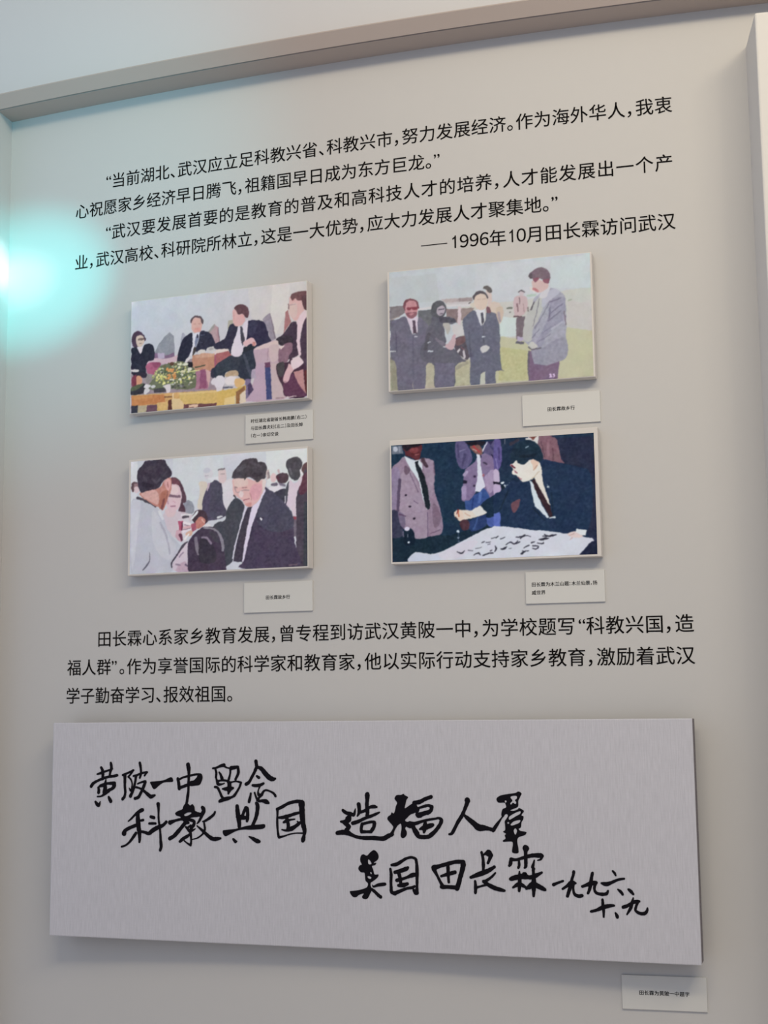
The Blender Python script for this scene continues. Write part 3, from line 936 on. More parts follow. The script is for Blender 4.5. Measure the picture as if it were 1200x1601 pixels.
[3,141,116,120,52,275,45,51],
[3,205,185,189,69,305,34,37],
[2,93,74,80,22,239,28,27,314,24],
[2,93,74,80,33,228,19,70,230,15],
[1,85,63,74,468,210,505,196,560,225,615,310,652,427,644,475,617,482,644,540,636,581,563,568,589,480,598,391,570,307,496,270,469,268],
[1,107,69,80,477,211,514,203,569,250,579,291,496,266],
[1,205,179,186,469,284,524,271,569,299,593,374,589,472,553,543,481,572,425,511,415,445,451,382],
[1,214,192,194,478,293,533,288,561,339,534,379,479,375],
[2,125,100,114,461,391,33,506,402,24,570,405,33],
[2,176,140,154,424,429,15,443,480,13],
[2,150,112,127,475,504,13,526,506,13],
[2,192,154,166,498,450,9,521,468,11],
[1,196,184,192,407,560,462,563,554,560,699,600,745,652,645,687,573,667,555,763,538,844,428,757,371,631],
[1,203,180,185,416,527,535,550,499,614,426,610],
[1,199,186,197,504,1101,629,921,670,907,676,1077,703,1150,686,1198,541,1192,486,1141],
[2,149,133,154,576,1040,18,621,1002,16],
[1,184,159,174,577,1121,649,1092,686,1198,541,1192],
[2,109,92,114,649,1124,18,694,1154,18],
[2,143,128,144,540,1119,18,586,1129,16],
[1,181,182,193,8,487,63,399,147,413,259,485,352,540,390,608,437,741,575,910,620,921,504,1085,487,1190,268,1193,18,1190],
[1,192,193,202,9,504,63,408,120,444,86,739,62,984,22,1146],
[1,189,189,198,260,535,372,672,465,840,539,925,467,1067,339,997,263,830],
[2,166,165,178,353,671,24,428,822,24,467,1003,18],
[2,98,97,110,230,983,6,234,1057,9,202,1113,17,157,1160,13],
[2,201,202,207,343,556,37,381,632,28],
[2,74,69,80,82,392,28,166,424,26,240,460,20,296,497,17],
[1,183,130,121,118,337,285,314,349,293,386,238,431,200,473,211,478,334,443,414,407,494,380,542,333,506,287,487,213,441,119,378],
[1,200,159,154,128,345,285,322,332,391,324,473,259,452,166,397],
[1,164,108,95,350,367,433,331,425,446,379,525,333,498],
[2,122,76,76,392,427,26,372,525,28],
[2,141,93,88,442,324,13,424,413,13],
[1,207,157,157,395,239,440,204,468,243,460,333,423,323],
[2,168,111,111,432,249,11,441,299,11],
[1,63,56,69,74,160,87,94,142,40,170,4,254,2,383,3,420,51,481,137,468,186,404,214,367,253,340,293,294,315,193,325,128,341,90,277],
[2,75,68,80,153,165,28,182,208,24],
[2,81,74,86,256,205,22,303,241,28,348,203,20],
[2,74,67,79,376,180,18,421,141,20],
[2,72,65,76,208,86,37,282,66,24],
[2,69,62,73,366,80,28,394,115,24],
[2,51,45,57,145,247,47,257,279,37],
[1,201,196,203,554,658,618,653,681,648,682,770,647,890,620,888,574,862,538,827,555,763],
[1,192,155,168,537,771,592,765,606,879,538,844],
[0,165,85,109,555,666,618,669,612,766,572,764],
[2,84,41,60,611,685,15,601,758,13],
[2,92,53,72,588,814,36,602,863,27],
[2,220,212,216,627,686,25,700,706,22],
[2,141,109,123,628,712,7,709,727,7],
[2,201,165,171,628,739,24,718,731,22],
[2,141,109,123,619,759,7,700,747,7],
[2,216,207,214,619,779,24,709,759,20],
[2,77,70,80,618,628,27,672,623,27],
[2,214,211,214,599,603,15,699,604,14],
[1,69,54,63,717,634,780,564,852,569,897,644,889,700,808,720,745,692],
[2,210,211,216,717,650,25,780,581,20],
[1,181,122,114,763,677,816,631,870,667,862,723,790,759,754,733],
[2,208,169,160,835,665,14,862,699,13],
[0,154,85,104,709,706,763,693,772,767,719,788],
[1,201,163,145,646,800,718,772,719,820,665,830],
[2,222,216,218,683,810,16,638,857,22],
[2,74,68,80,665,890,16,620,921,24,558,1007,20,490,1093,16,491,1149,13],
[1,203,198,205,1053,305,1177,265,1195,427,1160,506,1107,583,1071,484],
[1,203,185,187,1016,173,1034,150,1097,162,1106,260,1070,298,1026,279],
[2,122,114,120,1016,157,18,1079,149,18],
[2,159,143,148,1043,199,9,1088,202,9],
[1,77,74,90,945,282,1053,313,1071,500,1107,583,1090,646,929,638],
[0,185,169,168,1546,192,1585,195,1594,276,1555,297],
[2,138,125,131,1576,219,17,1581,275,21],
[3,208,182,185,1633,278,36,48],
[2,185,160,164,1685,202,21,1693,226,17],
[1,211,206,214,1581,387,1633,366,1710,363,1736,421,1667,408,1633,448],
[1,63,61,74,1633,448,1702,406,1788,416,1796,543,1753,580,1684,537],
[1,79,64,72,1667,257,1711,236,1780,244,1797,289,1771,335,1702,339,1667,297],
[2,90,58,68,1680,273,21,1685,306,21],
[2,106,98,114,1615,349,26,1667,344,31],
[2,117,112,127,1702,347,26,1754,366,26],
[2,197,191,202,1685,338,9,1719,380,9],
[2,75,74,84,1805,345,34,1779,415,31,1762,525,26],
[2,185,181,192,1762,478,12,1757,557,12],
[1,90,69,72,1943,187,2003,148,2002,303,1951,244],
[1,73,66,78,1942,322,2002,247,2002,1214,1888,1209,1881,690,1882,485,1908,407],
[1,91,58,71,1942,299,2002,247,2001,429,1925,472,1908,423],
[0,61,63,71,1963,553,2005,540,2002,1214,1956,1180],
[0,203,188,200,1805,306,1857,349,1891,343,1942,267,1944,323,1899,423,1877,532,1881,690,1847,681,1822,608,1770,573,1788,487],
[1,74,71,78,1769,160,1780,112,1823,87,1892,82,1935,115,1950,164,1926,218,1925,282,1882,326,1840,308,1805,274,1788,209],
[2,98,94,102,1810,202,26,1827,247,26],
[2,217,211,216,1926,218,14,1943,251,14],
[0,109,101,114,1838,688,1883,691,1882,895,1855,894],
[0,141,74,88,1830,688,1881,694,1877,723,1843,725],
[1,69,70,79,1107,591,1186,475,1248,471,1310,555,1284,657,1232,854,1188,1052,1171,1123,1074,1174,932,1184,948,760,1090,687],
[1,71,62,82,1537,368,1589,403,1684,473,1770,589,1830,640,1847,767,1863,965,1896,1209,1285,1191,1311,1097,1389,743,1450,611,1511,471],
[1,74,72,89,1537,376,1684,473,1830,648,1838,806,1632,835,1441,706,1511,471],
[2,60,53,71,1459,611,10,1407,744,10,1372,901,10],
[2,107,90,102,1803,1180,14,1888,1176,12],
[1,68,57,74,674,915,719,837,790,776,862,739,969,753,1041,813,1077,895,1090,1031,1078,1230,713,1215,676,1093],
[2,123,115,128,764,855,36,774,936,39,792,1018,32],
[2,133,128,139,862,751,23,969,773,21,1032,828,27,1072,950,32,1068,998,27],
[1,57,52,63,809,881,863,868,970,946,989,1107,811,1099],
[2,133,120,138,836,851,23,890,861,25,935,920,23],
[1,208,204,208,844,734,898,709,933,727,898,742],
[1,68,63,74,916,790,1005,827,1032,916,970,889],
[2,197,198,204,1013,652,27,1058,645,18],
[1,207,169,168,1186,257,1318,258,1441,298,1537,288,1546,337,1511,447,1441,530,1371,566,1319,547,1284,489,1222,445,1186,411,1177,329],
[1,204,154,164,1397,343,1494,333,1494,429,1433,498,1371,438],
[1,208,183,178,1195,258,1318,258,1353,292,1336,339,1213,348],
[2,166,143,148,1199,347,11,1222,405,9,1275,396,9,1310,386,11,1362,393,9],
[2,160,122,124,1292,361,14,1340,360,11],
[2,150,120,124,1208,349,12,1230,353,11],
[3,213,195,196,1275,426,26,32],
[2,165,112,122,1301,490,16,1363,478,11],
[1,207,194,192,1511,294,1546,289,1537,376,1511,415],
[2,81,73,79,1195,435,19,1215,462,16],
[1,196,144,141,1323,527,1389,519,1371,562,1328,552],
[2,185,136,140,1371,422,12,1389,487,12],
[0,207,198,217,1380,575,1459,523,1537,384,1546,409,1498,502,1446,626,1398,751,1346,948,1302,1128,1288,1120,1311,938,1345,765,1372,646],
[0,197,192,208,1310,563,1347,569,1310,643,1258,800,1210,965,1184,1087,1171,1091,1197,964,1240,815,1284,681],
[0,65,59,72,1345,573,1398,560,1372,646,1344,772,1311,938,1285,1128,1188,1115,1210,973,1258,808,1310,643],
[3,60,53,71,1485,692,43,19],
[2,217,214,222,1489,686,16,1501,701,17],
[1,71,65,72,1172,232,1194,177,1247,124,1291,78,1336,61,1441,65,1459,102,1520,110,1559,161,1550,225,1537,280,1494,285,1459,311,1424,289,1389,262,1345,255,1309,281,1301,261,1186,253],
[2,85,80,88,1239,172,44,1309,136,44],
[2,60,54,61,1415,240,44,1502,230,35],
[2,80,74,82,1371,100,26,1494,157,26]]),
'D': ([29,48,69], [
[0,31,46,68,1046,-27,2068,22,2029,1246,1019,1207],
[0,38,42,64,1638,28,2025,37,2006,1204,1874,906,1657,269],
[0,25,42,56,-7,925,589,951,1027,842,1017,1267,-11,1211],
[0,108,111,124,4,7,104,9,125,90,5,90],
[3,181,179,189,41,40,24,27],
[2,143,143,156,81,16,14,89,70,13],
[1,147,123,141,-4,267,74,175,134,121,246,168,300,153,389,159,433,205,435,336,437,511,479,643,504,774,513,861,483,938,359,956,252,971,217,943,200,873,146,862,75,841,-9,680],
[1,160,138,154,190,261,312,548,354,707,359,949,225,961,200,873,103,755,70,535,90,317],
[1,154,132,150,318,163,407,177,424,231,420,466,392,552,359,376],
[1,143,123,148,-4,276,82,255,70,535,23,673,-9,671],
[2,91,74,96,83,360,31,68,535,32,59,675,27],
[1,59,58,78,-9,680,68,693,111,799,100,938,-12,933],
[1,117,101,124,63,692,130,731,128,844,84,824],
[1,111,88,104,137,214,190,261,158,312,127,275],
[0,74,54,66,305,136,336,151,376,246,352,250,304,184],
[1,124,100,117,418,623,470,669,495,774,467,850,423,857,407,726],
[2,107,86,102,429,205,9,440,328,9],
[2,122,100,120,190,296,13,268,493,11],
[1,92,42,48,126,19,293,3,315,40,300,109,282,161,246,163,192,129,147,109,139,73],
[1,32,26,34,113,5,293,-4,279,27,203,42,162,70,144,56],
[3,125,60,64,234,61,43,32],
[2,74,32,38,212,33,11,275,30,11],
[2,156,90,92,247,108,11,283,105,9],
[0,207,208,214,134,112,156,131,237,167,286,161,317,225,307,303,367,464,392,639,354,681,316,565,278,389,199,262,147,162],
[0,27,32,40,241,185,277,171,272,204,333,331,367,464,388,639,383,672,363,683,339,647,313,496,279,345,245,229],
[3,42,31,46,144,518,13,11],
[3,42,31,46,183,639,15,11],
[3,42,31,46,226,763,15,12],
[2,90,64,88,76,715,14,139,733,9],
[2,100,80,106,361,707,7,359,954,7],
[2,111,90,112,222,585,9,266,613,9],
[2,111,88,108,386,925,9,484,890,11],
[1,20,34,49,123,887,200,873,234,970,215,1030,122,1026],
[3,214,200,218,151,866,27,21],
[3,220,220,226,164,1006,11,10],
[2,107,100,120,114,895,13,114,939,13],
[2,138,135,150,154,923,7,158,949,7],
[1,93,84,120,654,9,730,1,781,61,815,158,804,227,742,284,689,264,656,175],
[2,124,115,150,692,99,12,754,85,7],
[2,70,63,96,745,137,26,716,248,18],
[2,74,66,102,676,36,18,682,168,14],
[1,127,107,139,751,285,831,229,867,170,902,146,973,133,1046,181,1037,577,972,591,938,512,887,457,824,557,771,611,709,607,702,516,721,448,732,353],
[2,163,145,174,736,345,35,763,312,26],
[1,154,134,166,707,473,752,463,745,588,710,588],
[1,162,140,168,932,391,1021,309,1044,431,981,548],
[0,87,77,112,957,24,1049,12,1045,190,912,121],
[2,201,195,208,966,29,10,921,113,14],
[0,45,39,71,975,21,1029,17,1000,59],
[2,63,56,96,1000,74,17,1043,120,17],
[1,124,84,80,799,53,878,49,917,95,907,151,859,139,807,88],
[2,162,60,64,830,62,18,890,121,19],
[1,30,26,36,756,15,940,14,922,61,869,50,808,52],
[2,176,138,132,825,89,12,859,109,12],
[0,210,205,216,859,139,894,155,900,259,915,364,941,477,917,493,886,526,835,516,863,387,865,257],
[2,42,36,64,898,155,12,906,173,12],
[3,58,44,70,838,368,13,12],
[3,58,44,70,833,463,14,10],
[0,32,26,46,724,399,766,407,756,439,720,431],
[2,74,63,86,925,228,14,961,252,14],
[2,42,36,64,1011,157,12,1041,211,19],
[3,160,96,108,924,360,12,17],
[1,60,81,135,824,557,886,526,921,493,955,530,976,593,900,665,821,712,751,717,735,613,788,607],
[2,81,104,160,894,535,26,875,629,26],
[2,45,63,112,815,591,14,804,703,14],
[1,43,59,102,766,830,854,782,942,770,940,872,817,922,778,899],
[2,60,79,128,854,800,17,817,901,17],
[1,74,90,154,950,778,1033,757,1031,868,965,878],
[1,74,47,56,679,834,732,794,775,830,765,898,712,905],
[1,24,42,61,883,664,1041,569,1037,757,950,791,938,735],
[0,220,201,189,663,715,708,698,795,711,883,664,951,740,907,764,784,796,706,799,653,775],
[0,217,208,203,795,713,885,666,949,740,855,776],
[1,224,196,180,628,720,664,700,707,707,715,793,679,813,653,790,632,763],
[2,185,104,78,668,705,14,671,765,12],
[2,59,42,51,642,768,12,658,792,9],
[2,201,160,140,733,734,9,785,771,9],
[2,122,44,52,664,696,11,654,738,7],
[3,207,212,224,660,915,13,14],
[3,159,166,184,663,980,10,10],
[3,108,118,136,665,1018,8,7],
[2,68,80,106,659,928,5,665,1023,5],
[1,95,82,134,1036,7,1097,19,1108,228,1073,312,1030,318],
[2,143,128,176,1050,198,9,1065,303,7],
[2,70,60,104,1078,96,17,1084,209,14],
[1,192,170,194,1030,309,1073,329,1081,433,1027,432],
[0,26,21,36,1019,429,1088,442,1087,466,1018,460],
[1,187,164,191,1026,464,1087,469,1092,528,1024,566],
[3,224,224,230,1109,447,17,12],
[2,24,36,48,1114,482,29,1116,516,21],
[2,124,135,150,1130,478,9,1173,465,7,1174,448,5],
[2,195,201,210,1128,472,12,1134,496,9],
[2,108,108,120,1141,5,9,1141,57,7],
[2,58,51,64,1200,61,35,1270,22,26],
[1,91,106,176,1020,749,1072,741,1088,883,1017,882],
[1,125,90,100,1468,-4,1579,-1,1638,37,1661,115,1683,245,1709,287,1590,255,1505,227,1490,139,1458,77],
[2,100,70,80,1606,129,12,1607,245,12],
[2,141,104,114,1561,41,26,1557,195,25],
[2,92,64,76,1493,53,10,1523,210,10],
[0,207,197,194,1339,13,1391,-5,1473,-8,1459,81,1424,51,1390,38,1356,38],
[0,122,74,68,1381,1,1453,-3,1418,36],
[1,32,48,74,1103,528,1209,431,1294,453,1372,440,1408,681,1540,823,1575,808,1561,689,1515,499,1479,267,1505,234,1707,289,1849,331,1956,405,1970,743,1914,958,1838,971,1721,1000,1452,946,1197,909,1078,882,1089,742,1020,747,1024,567],
[2,23,37,54,1163,532,12,1081,716,12],
[2,24,39,57,1581,571,10,1591,809,12],
[2,26,40,58,1399,715,14,1506,838,14],
[1,106,70,80,1190,661,1273,619,1276,649,1236,745,1201,747],
[0,221,208,198,1415,400,1470,262,1490,310,1503,482,1538,594,1566,699,1544,690,1480,549,1427,437],
[0,207,210,216,1372,436,1405,458,1437,572,1493,702,1552,817,1532,821,1474,761,1416,698,1394,578],
[1,221,210,202,1186,275,1248,232,1264,258,1324,271,1386,227,1454,244,1474,292,1476,361,1398,425,1311,454,1286,427,1244,382,1210,363,1212,311],
[2,106,47,60,1204,283,21,1233,304,17],
[2,141,74,88,1221,329,14,1255,358,12],
[2,160,90,100,1263,400,9,1291,420,9],
[3,232,216,208,1218,346,14,21],
[1,220,185,168,1385,236,1428,225,1466,266,1443,316,1417,340,1405,288],
[2,165,132,114,1448,291,7,1417,336,7],
[2,201,181,164,1398,425,12,1468,352,10],
[0,53,34,42,1397,438,1427,428,1441,470,1496,575,1562,706,1587,808,1557,817,1533,764,1461,624,1425,537],
[2,205,208,212,1557,822,12,1608,818,17],
[1,28,44,60,1192,220,1207,121,1252,64,1330,30,1407,38,1466,86,1498,157,1509,226,1470,254,1420,229,1377,227,1324,273,1265,256,1248,227,1204,269],
[2,142,154,168,1346,106,14,1367,94,12],
[2,24,37,50,1300,196,34,1429,187,34],
[2,197,138,144,1191,276,12,1204,272,10],
[3,230,230,234,1549,510,12,9],
[2,124,138,152,1541,486,7,1557,523,7],
[0,207,203,212,155,1217,174,1149,232,1104,383,1131,462,1122,587,1071,763,984,921,910,1026,880,1112,887,1223,904,1368,934,1486,946,1721,984,1870,1024,1953,1044,1974,1066,1943,1078,1814,1230,1018,1225,584,1225],
[1,201,199,212,177,1201,178,1149,232,1117,391,1145,462,1135,461,1203],
[1,210,200,210,462,1143,763,1010,849,1048,637,1193],
[2,58,56,68,647,1121,7,690,1139,13,726,1115,7],
[2,106,102,114,761,1108,9,804,1116,9],
[2,58,56,68,816,1161,7,856,1142,13,881,1161,10],
[2,58,56,68,907,1168,12,960,1148,15,1003,1145,12],
[2,74,72,84,893,1041,9,919,1029,9],
[2,74,72,84,936,1040,9,979,1036,9],
[2,74,72,84,953,1062,7,979,1057,7],
[2,74,72,84,989,1004,10,1023,995,9],
[2,90,88,100,831,1096,7,892,1084,5],
[2,58,56,68,977,1125,10,991,1117,9],
[0,29,35,56,1815,1213,1944,1072,1981,1065,2010,1071,2009,1221],
[2,47,45,58,1277,1166,22,1311,1143,14,1347,1140,7],
[2,47,45,58,1286,1135,7,1311,1153,12],
[2,47,45,58,1304,1108,9,1338,1089,12,1357,1084,8],
[2,47,45,58,1389,1091,10,1440,1097,10,1422,1123,13,1389,1114,8],
[2,47,45,58,1373,1061,12,1407,1051,7],
[2,47,45,58,1432,1063,8,1483,1072,14,1490,1057,7],
[2,47,45,58,1450,1034,10,1501,1028,19,1545,1024,10],
[2,47,45,58,1502,984,12,1536,1000,17,1613,991,10],
[2,47,45,58,1485,1002,8,1518,1008,13],
[2,47,45,58,1230,997,9,1281,998,13,1324,987,9,1370,1001,7],
[2,47,45,58,1272,1016,12,1298,991,10,1317,976,7],
[2,47,45,58,1125,1069,7,1177,1048,13,1211,1068,13,1267,1048,10],
[2,47,45,58,1220,1063,12,1247,1037,9],
[2,47,45,58,1081,1109,12,1116,1105,21,1135,1091,9],
[2,47,45,58,1022,1080,10,1034,1106,15,1020,1132,9],
[2,58,56,68,1032,997,12,1058,979,9],
[2,58,56,68,1075,1010,9,1120,995,9],
[2,90,88,100,1159,1107,7,1184,1104,5],
[1,217,192,188,1721,987,1789,965,1838,980,1870,1023,1820,1029,1754,1020],
[2,185,148,148,1737,1005,7,1788,990,7],
[2,201,165,165,1770,1027,8,1744,1047,7],
[0,217,214,214,1808,941,1910,962,1889,1016,1838,998,1803,974]]),
}
BRUSH = [[[[-5974,1367,65,-5938,1301,74,-5928,1196,78,-5935,1110,65],[-5730,1472,65,-5713,1368,74,-5738,1273,65,-5754,1197,52],[-6074,1218,44,-5987,1243,57,-5868,1282,52,-5749,1315,48,-5684,1340,39],[-6222,947,79,-6169,1014,74,-6060,1072,61,-5931,1120,61,-5779,1163,65,-5649,1178,65,-5563,1198,69],[-5848,1101,26,-5859,1025,69,-5866,893,100,-5893,817,87],[-6036,920,48,-5982,968,57,-5864,1006,56,-5734,1017,74,-5636,1018,86],[-5636,1018,95,-5646,942,95,-5699,894,78,-5796,855,78],[-6036,920,61,-6024,863,74,-6030,806,78],[-6015,939,35,-5939,945,30,-5873,950,30],[-6059,720,39,-5957,731,43,-5871,789,78,-5774,846,74],[-6107,606,52,-6062,550,91,-6029,531,96],[-5987,607,30,-6008,541,65],[-5772,714,61,-5739,657,86,-5716,620,82]],[]],
[[[-5423,1202,56,-5305,1246,52,-5220,1279,56,-5156,1310,56],[-5166,1294,39,-5219,1228,43,-5283,1165,47],[-5283,1165,47,-5217,1105,43,-5184,1011,39,-5193,926,39],[-5183,917,47,-5214,860,60,-5258,917,26],[-5369,1208,86,-5367,1086,73,-5366,953,69,-5353,822,60,-5373,727,69,-5422,670,77],[-4997,1474,73,-4974,1371,64,-4966,1239,60,-4993,1144,56],[-5154,1181,51,-5047,1210,51,-4941,1248,51,-4813,1268,55],[-4824,1258,43,-4876,1192,47],[-5090,1182,77,-5105,1068,60,-5130,955,68,-5171,842,73,-5223,738,81],[-5045,1012,38,-4938,1051,51,-4853,1061,72],[-4853,1051,72,-4895,948,77,-4957,825,68,-5020,721,73,-5105,688,73],[-5087,937,51,-4979,909,51,-4872,845,64,-4786,780,85,-4711,734,93,-4616,763,51]],[]],
[[],
[[[-4736,1052,-4641,1068,-4408,1092,-4219,1164,-4162,1093,-4197,1056,-4387,1045,-4513,975,-4597,907,-4656,903,-4703,977]]]],
[[[-4051,1131,75,-4029,1038,75,-4013,917,84],[-4019,1113,50,-3915,1160,50,-3790,1189,54,-3665,1217,50,-3561,1227,54,-3498,1209,83],[-4018,927,75,-3913,961,71,-3788,1003,71,-3684,1022,83],[-3802,1440,96,-3787,1356,96,-3780,1226,71,-3788,1021,67,-3791,873,62,-3807,743,67,-3823,631,71,-3852,575,46]],
[[[-3747,1077,-3664,1096,-3592,1162,-3551,1236,-3474,1237,-3444,1172,-3466,1079,-3514,1001,-3611,982,-3746,973]]]],
[[[-3199,1359,50,-3106,1377,49,-3004,1415,70,-2932,1430,82],[-3137,1350,54,-3116,1266,58,-3122,1165,58],[-2932,1415,62,-2860,1375,37,-2778,1364,37],[-3044,1276,41,-3003,1211,62,-2972,1129,82],[-2778,1360,53,-2777,1268,49,-2798,1176,53,-2828,1083,61],[-2757,1369,98,-2676,1379,82,-2594,1398,53],[-2594,1388,65,-2583,1287,73,-2604,1214,65,-2654,1121,57],[-3122,1165,41,-3095,1082,62,-3064,1017,74,-2981,1018,45,-2920,1037,29],[-3084,1082,49,-2982,1101,49,-2859,1092,53,-2807,1047,74,-2736,1066,41,-2634,1081,37,-2522,1058,53],[-2522,1052,57,-2552,966,53,-2613,864,57,-2674,781,69],[-3146,956,53,-3084,943,58,-3032,861,57,-2980,751,66,-2939,714,61],[-3031,649,70,-2939,687,94,-2837,712,86,-2755,735,57,-2674,772,61],[-2960,917,37,-2879,917,86,-2776,927,110,-2705,937,49],[-2797,1047,90,-2797,918,106,-2821,817,49]],[]],
[[[-2167,1518,89,-2157,1454,81,-2147,1390,89],[-2157,1381,81,-2208,1271,69,-2268,1169,69,-2329,1068,73,-2400,1022,81],[-2127,1390,69,-2036,1354,101,-1945,1254,109,-1845,1163,124,-1765,1136,100,-1715,1145,60],[-2147,1198,48,-2096,1165,77],[-2248,999,57,-2167,993,73,-2066,1006,72,-1986,1043,56],[-2076,970,44,-2106,905,32,-2117,851,40],[-2288,822,49,-2308,721,69,-2328,648,73],[-2197,841,48,-2167,759,48,-2127,686,56,-2066,660,60],[-2117,851,48,-2096,796,72,-2036,797,72,-1986,870,52,-1925,898,44,-1825,871,44,-1745,827,56,-1705,772,60],[-2026,797,56,-2086,741,52,-2137,677,56],[-2106,659,48,-2006,669,72,-1925,652,104,-1865,625,56]],[]],
[[[-5269,185,34,-5195,242,47,-5110,322,60,-5005,398,85,-4920,440,94],[-5036,351,94,-5028,211,111,-5011,62,111,-4988,-68,102,-4980,-199,76,-4986,-264,55],[-4970,202,51,-4896,217,64],[-5372,-85,128,-5341,-19,90,-5235,39,81,-5107,88,81,-5033,117,72],[-5432,-375,47,-5336,-346,47,-5241,-278,55,-5157,-183,68,-5073,-70,72],[-4957,-31,55,-4850,-51,72,-4755,-74,89,-4660,-7,97,-4535,60,97,-4409,109,80,-4325,184,71],[-4706,290,72,-4632,273,80],[-4747,144,55,-4662,146,59,-4588,147,59],[-4529,572,93,-4518,442,59,-4516,274,51,-4493,107,55,-4470,-59,55,-4458,-226,71,-4446,-355,80,-4470,-430,67]],[]],
[[[-4231,171,105,-4137,206,71,-4032,235,58,-3928,255,67],[-3762,239,66,-3658,213,79,-3647,148,79,-3698,74,79,-3739,9,62],[-3844,192,96,-3927,98,92,-4030,-15,92,-4134,-118,92,-4238,-175,88],[-3844,81,50,-3781,17,66,-3728,-46,66,-3717,-138,54,-3713,-230,54,-3726,-313,50],[-3615,48,25,-3698,0,54],[-3987,-235,62,-3904,-169,79,-3801,-112,71,-3739,-65,54],[-3904,-197,33,-3820,-260,37,-3737,-304,54],[-3686,-183,25,-3572,-154,33,-3490,-106,37,-3428,-59,41],[-3442,511,91,-3411,447,95,-3452,345,78,-3523,215,54,-3574,159,29],[-3617,379,104,-3493,353,87,-3431,400,83],[-3139,423,45,-3174,358,66,-3286,274,66,-3389,217,49,-3440,207,29],[-3409,207,41,-3392,125,49,-3384,33,54,-3429,-41,49],[-3574,113,29,-3491,50,58,-3387,-31,74,-3284,-112,86,-3181,-165,94,-3079,-157,86,-3007,-147,49],[-3865,173,83,-3782,174,62],[-3812,63,46,-3730,110,62]],
[[[-4107,373,-4055,420,-3930,468,-3910,533,-3837,608,-3781,581,-3743,548,-3691,582,-3639,527,-3628,453,-3576,389,-3524,371,-3544,307,-3658,296,-3741,271,-3761,211,-3886,191,-3960,255,-3981,300,-4075,327],[-3887,348,-3804,395,-3711,397,-3742,356,-3845,317]]]],
[[[-2612,548,93,-2602,448,106,-2585,320,118,-2560,193,97,-2560,102,85],[-2530,321,85,-2480,358,69,-2449,432,73,-2399,505,101],[-2369,506,77,-2362,396,81,-2368,287,85,-2378,236,73],[-2540,303,105,-2419,304,85],[-2157,618,77,-2126,563,93,-2136,436,93,-2167,308,84,-2217,198,76,-2257,134,64],[-2702,-159,57,-2651,-209,73],[-2671,-219,41,-2616,-205,32],[-2327,-98,32,-2237,-138,76,-2156,-181,100,-2092,-198,84]],
[[[-2953,13,-2906,32,-2641,64,-2419,122,-2237,153,-2076,164,-1976,175,-1944,139,-1996,75,-2277,48,-2459,49,-2621,19,-2763,-47,-2885,-101,-2946,-51]]]],
[[[-1660,496,72,-1660,388,52,-1666,225,56,-1656,62,52,-1637,-81,60],[-1666,496,72,-1556,543,72,-1417,617,71,-1278,655,75,-1159,665,83,-1080,633,106],[-1100,630,146,-1090,485,134,-1081,324,130,-1062,180,114,-1033,55,98,-1043,-35,75,-1063,-125,102,-1073,-164,90],[-1627,-99,64,-1517,-76,40,-1379,-32,32,-1240,-6,32,-1083,-3,35],[-1626,316,52,-1516,326,83,-1377,364,75,-1259,402,71,-1140,431,63],[-1457,345,99,-1427,247,83,-1408,157,83,-1418,76,83],[-1517,218,52,-1437,255,83,-1358,275,44,-1259,289,36],[-1557,64,32,-1458,48,55,-1339,86,103,-1240,141,83,-1141,215,71],[-1200,241,32,-1151,211,39]],[]],
[[[-153,488,73,-76,436,81,20,420,81,77,394,73],[127,524,27,107,438,62,87,385,62],[0,384,81,-39,303,139,-97,258,100,-203,253,46],[-136,239,81,-59,187,100,-11,152,81],[-21,135,81,-79,80,100],[-283,15,85,-176,31,108,-60,27,119,35,-15,85,169,-62,73,341,-77,84,532,-73,91,741,-82,98,855,-27,98,950,10,79],[204,621,96,213,547,88,213,458,81,173,377,38],[398,829,115,397,726,92,386,602,88,400,478,88,394,389,88],[212,449,61,328,486,65,443,558,61,539,577,80,606,569,49],[66,225,88,191,262,77,326,326,69,460,372,69,575,418,61,667,460,38],[277,210,73,257,121,73,266,51,80],[277,210,61,383,238,61,478,258,61,555,254,69],[554,232,88,534,144,80,476,63,80],[266,51,80,381,53,61,476,54,69]],[]],
[[[1438,667,94,1560,686,90,1673,743,86,1804,790,85],[1520,554,49,1633,590,60,1745,614,67,1819,584,78],[1819,584,85,1799,514,85,1724,460,97],[1490,422,78,1537,409,116,1649,450,97,1743,478,85],[1529,536,56,1491,457,60],[1329,253,79,1441,237,78,1591,283,60,1740,321,56,1889,344,48,1963,359,52,2022,325,81,2008,255,85,1951,167,81,1875,79,85,1791,8,96],[1385,228,97,1421,141,97,1485,37,116,1530,-23,93,1642,-35,89,1753,-19,89,1810,25,85],[1551,126,41,1626,153,97,1719,181,115,1831,217,85],[1674,258,78,1663,162,108,1643,66,59]],
[[[1006,759,1054,821,1149,826,1206,849,1233,820,1308,780,1270,727,1250,647,1230,550,1334,613,1438,667,1502,606,1520,510,1444,456,1350,420,1283,358,1236,313,1254,278,1329,271,1404,254,1393,193,1355,140,1290,156,1262,173,1233,138,1266,68,1260,-2,1212,-55,1156,-60,1128,-4,1148,101,1150,189,1131,233,1065,188,1007,99,978,28,949,1,874,0,932,80,970,151,952,195,877,273,840,325,860,378,917,414,936,464,983,441,1012,503,1033,592,1062,663,1025,715]]]],
[[[2592,728,131,2579,662,95,2528,540,77,2470,418,84,2376,278,77,2300,138,77,2244,51,66,2188,32,48],[2525,419,58,2606,351,95,2714,266,113,2821,181,145,2930,175,119,3038,159,76,3128,135,83],[3127,126,83,3193,222,76,3258,309,50,3322,396,32]],[]],
[[],
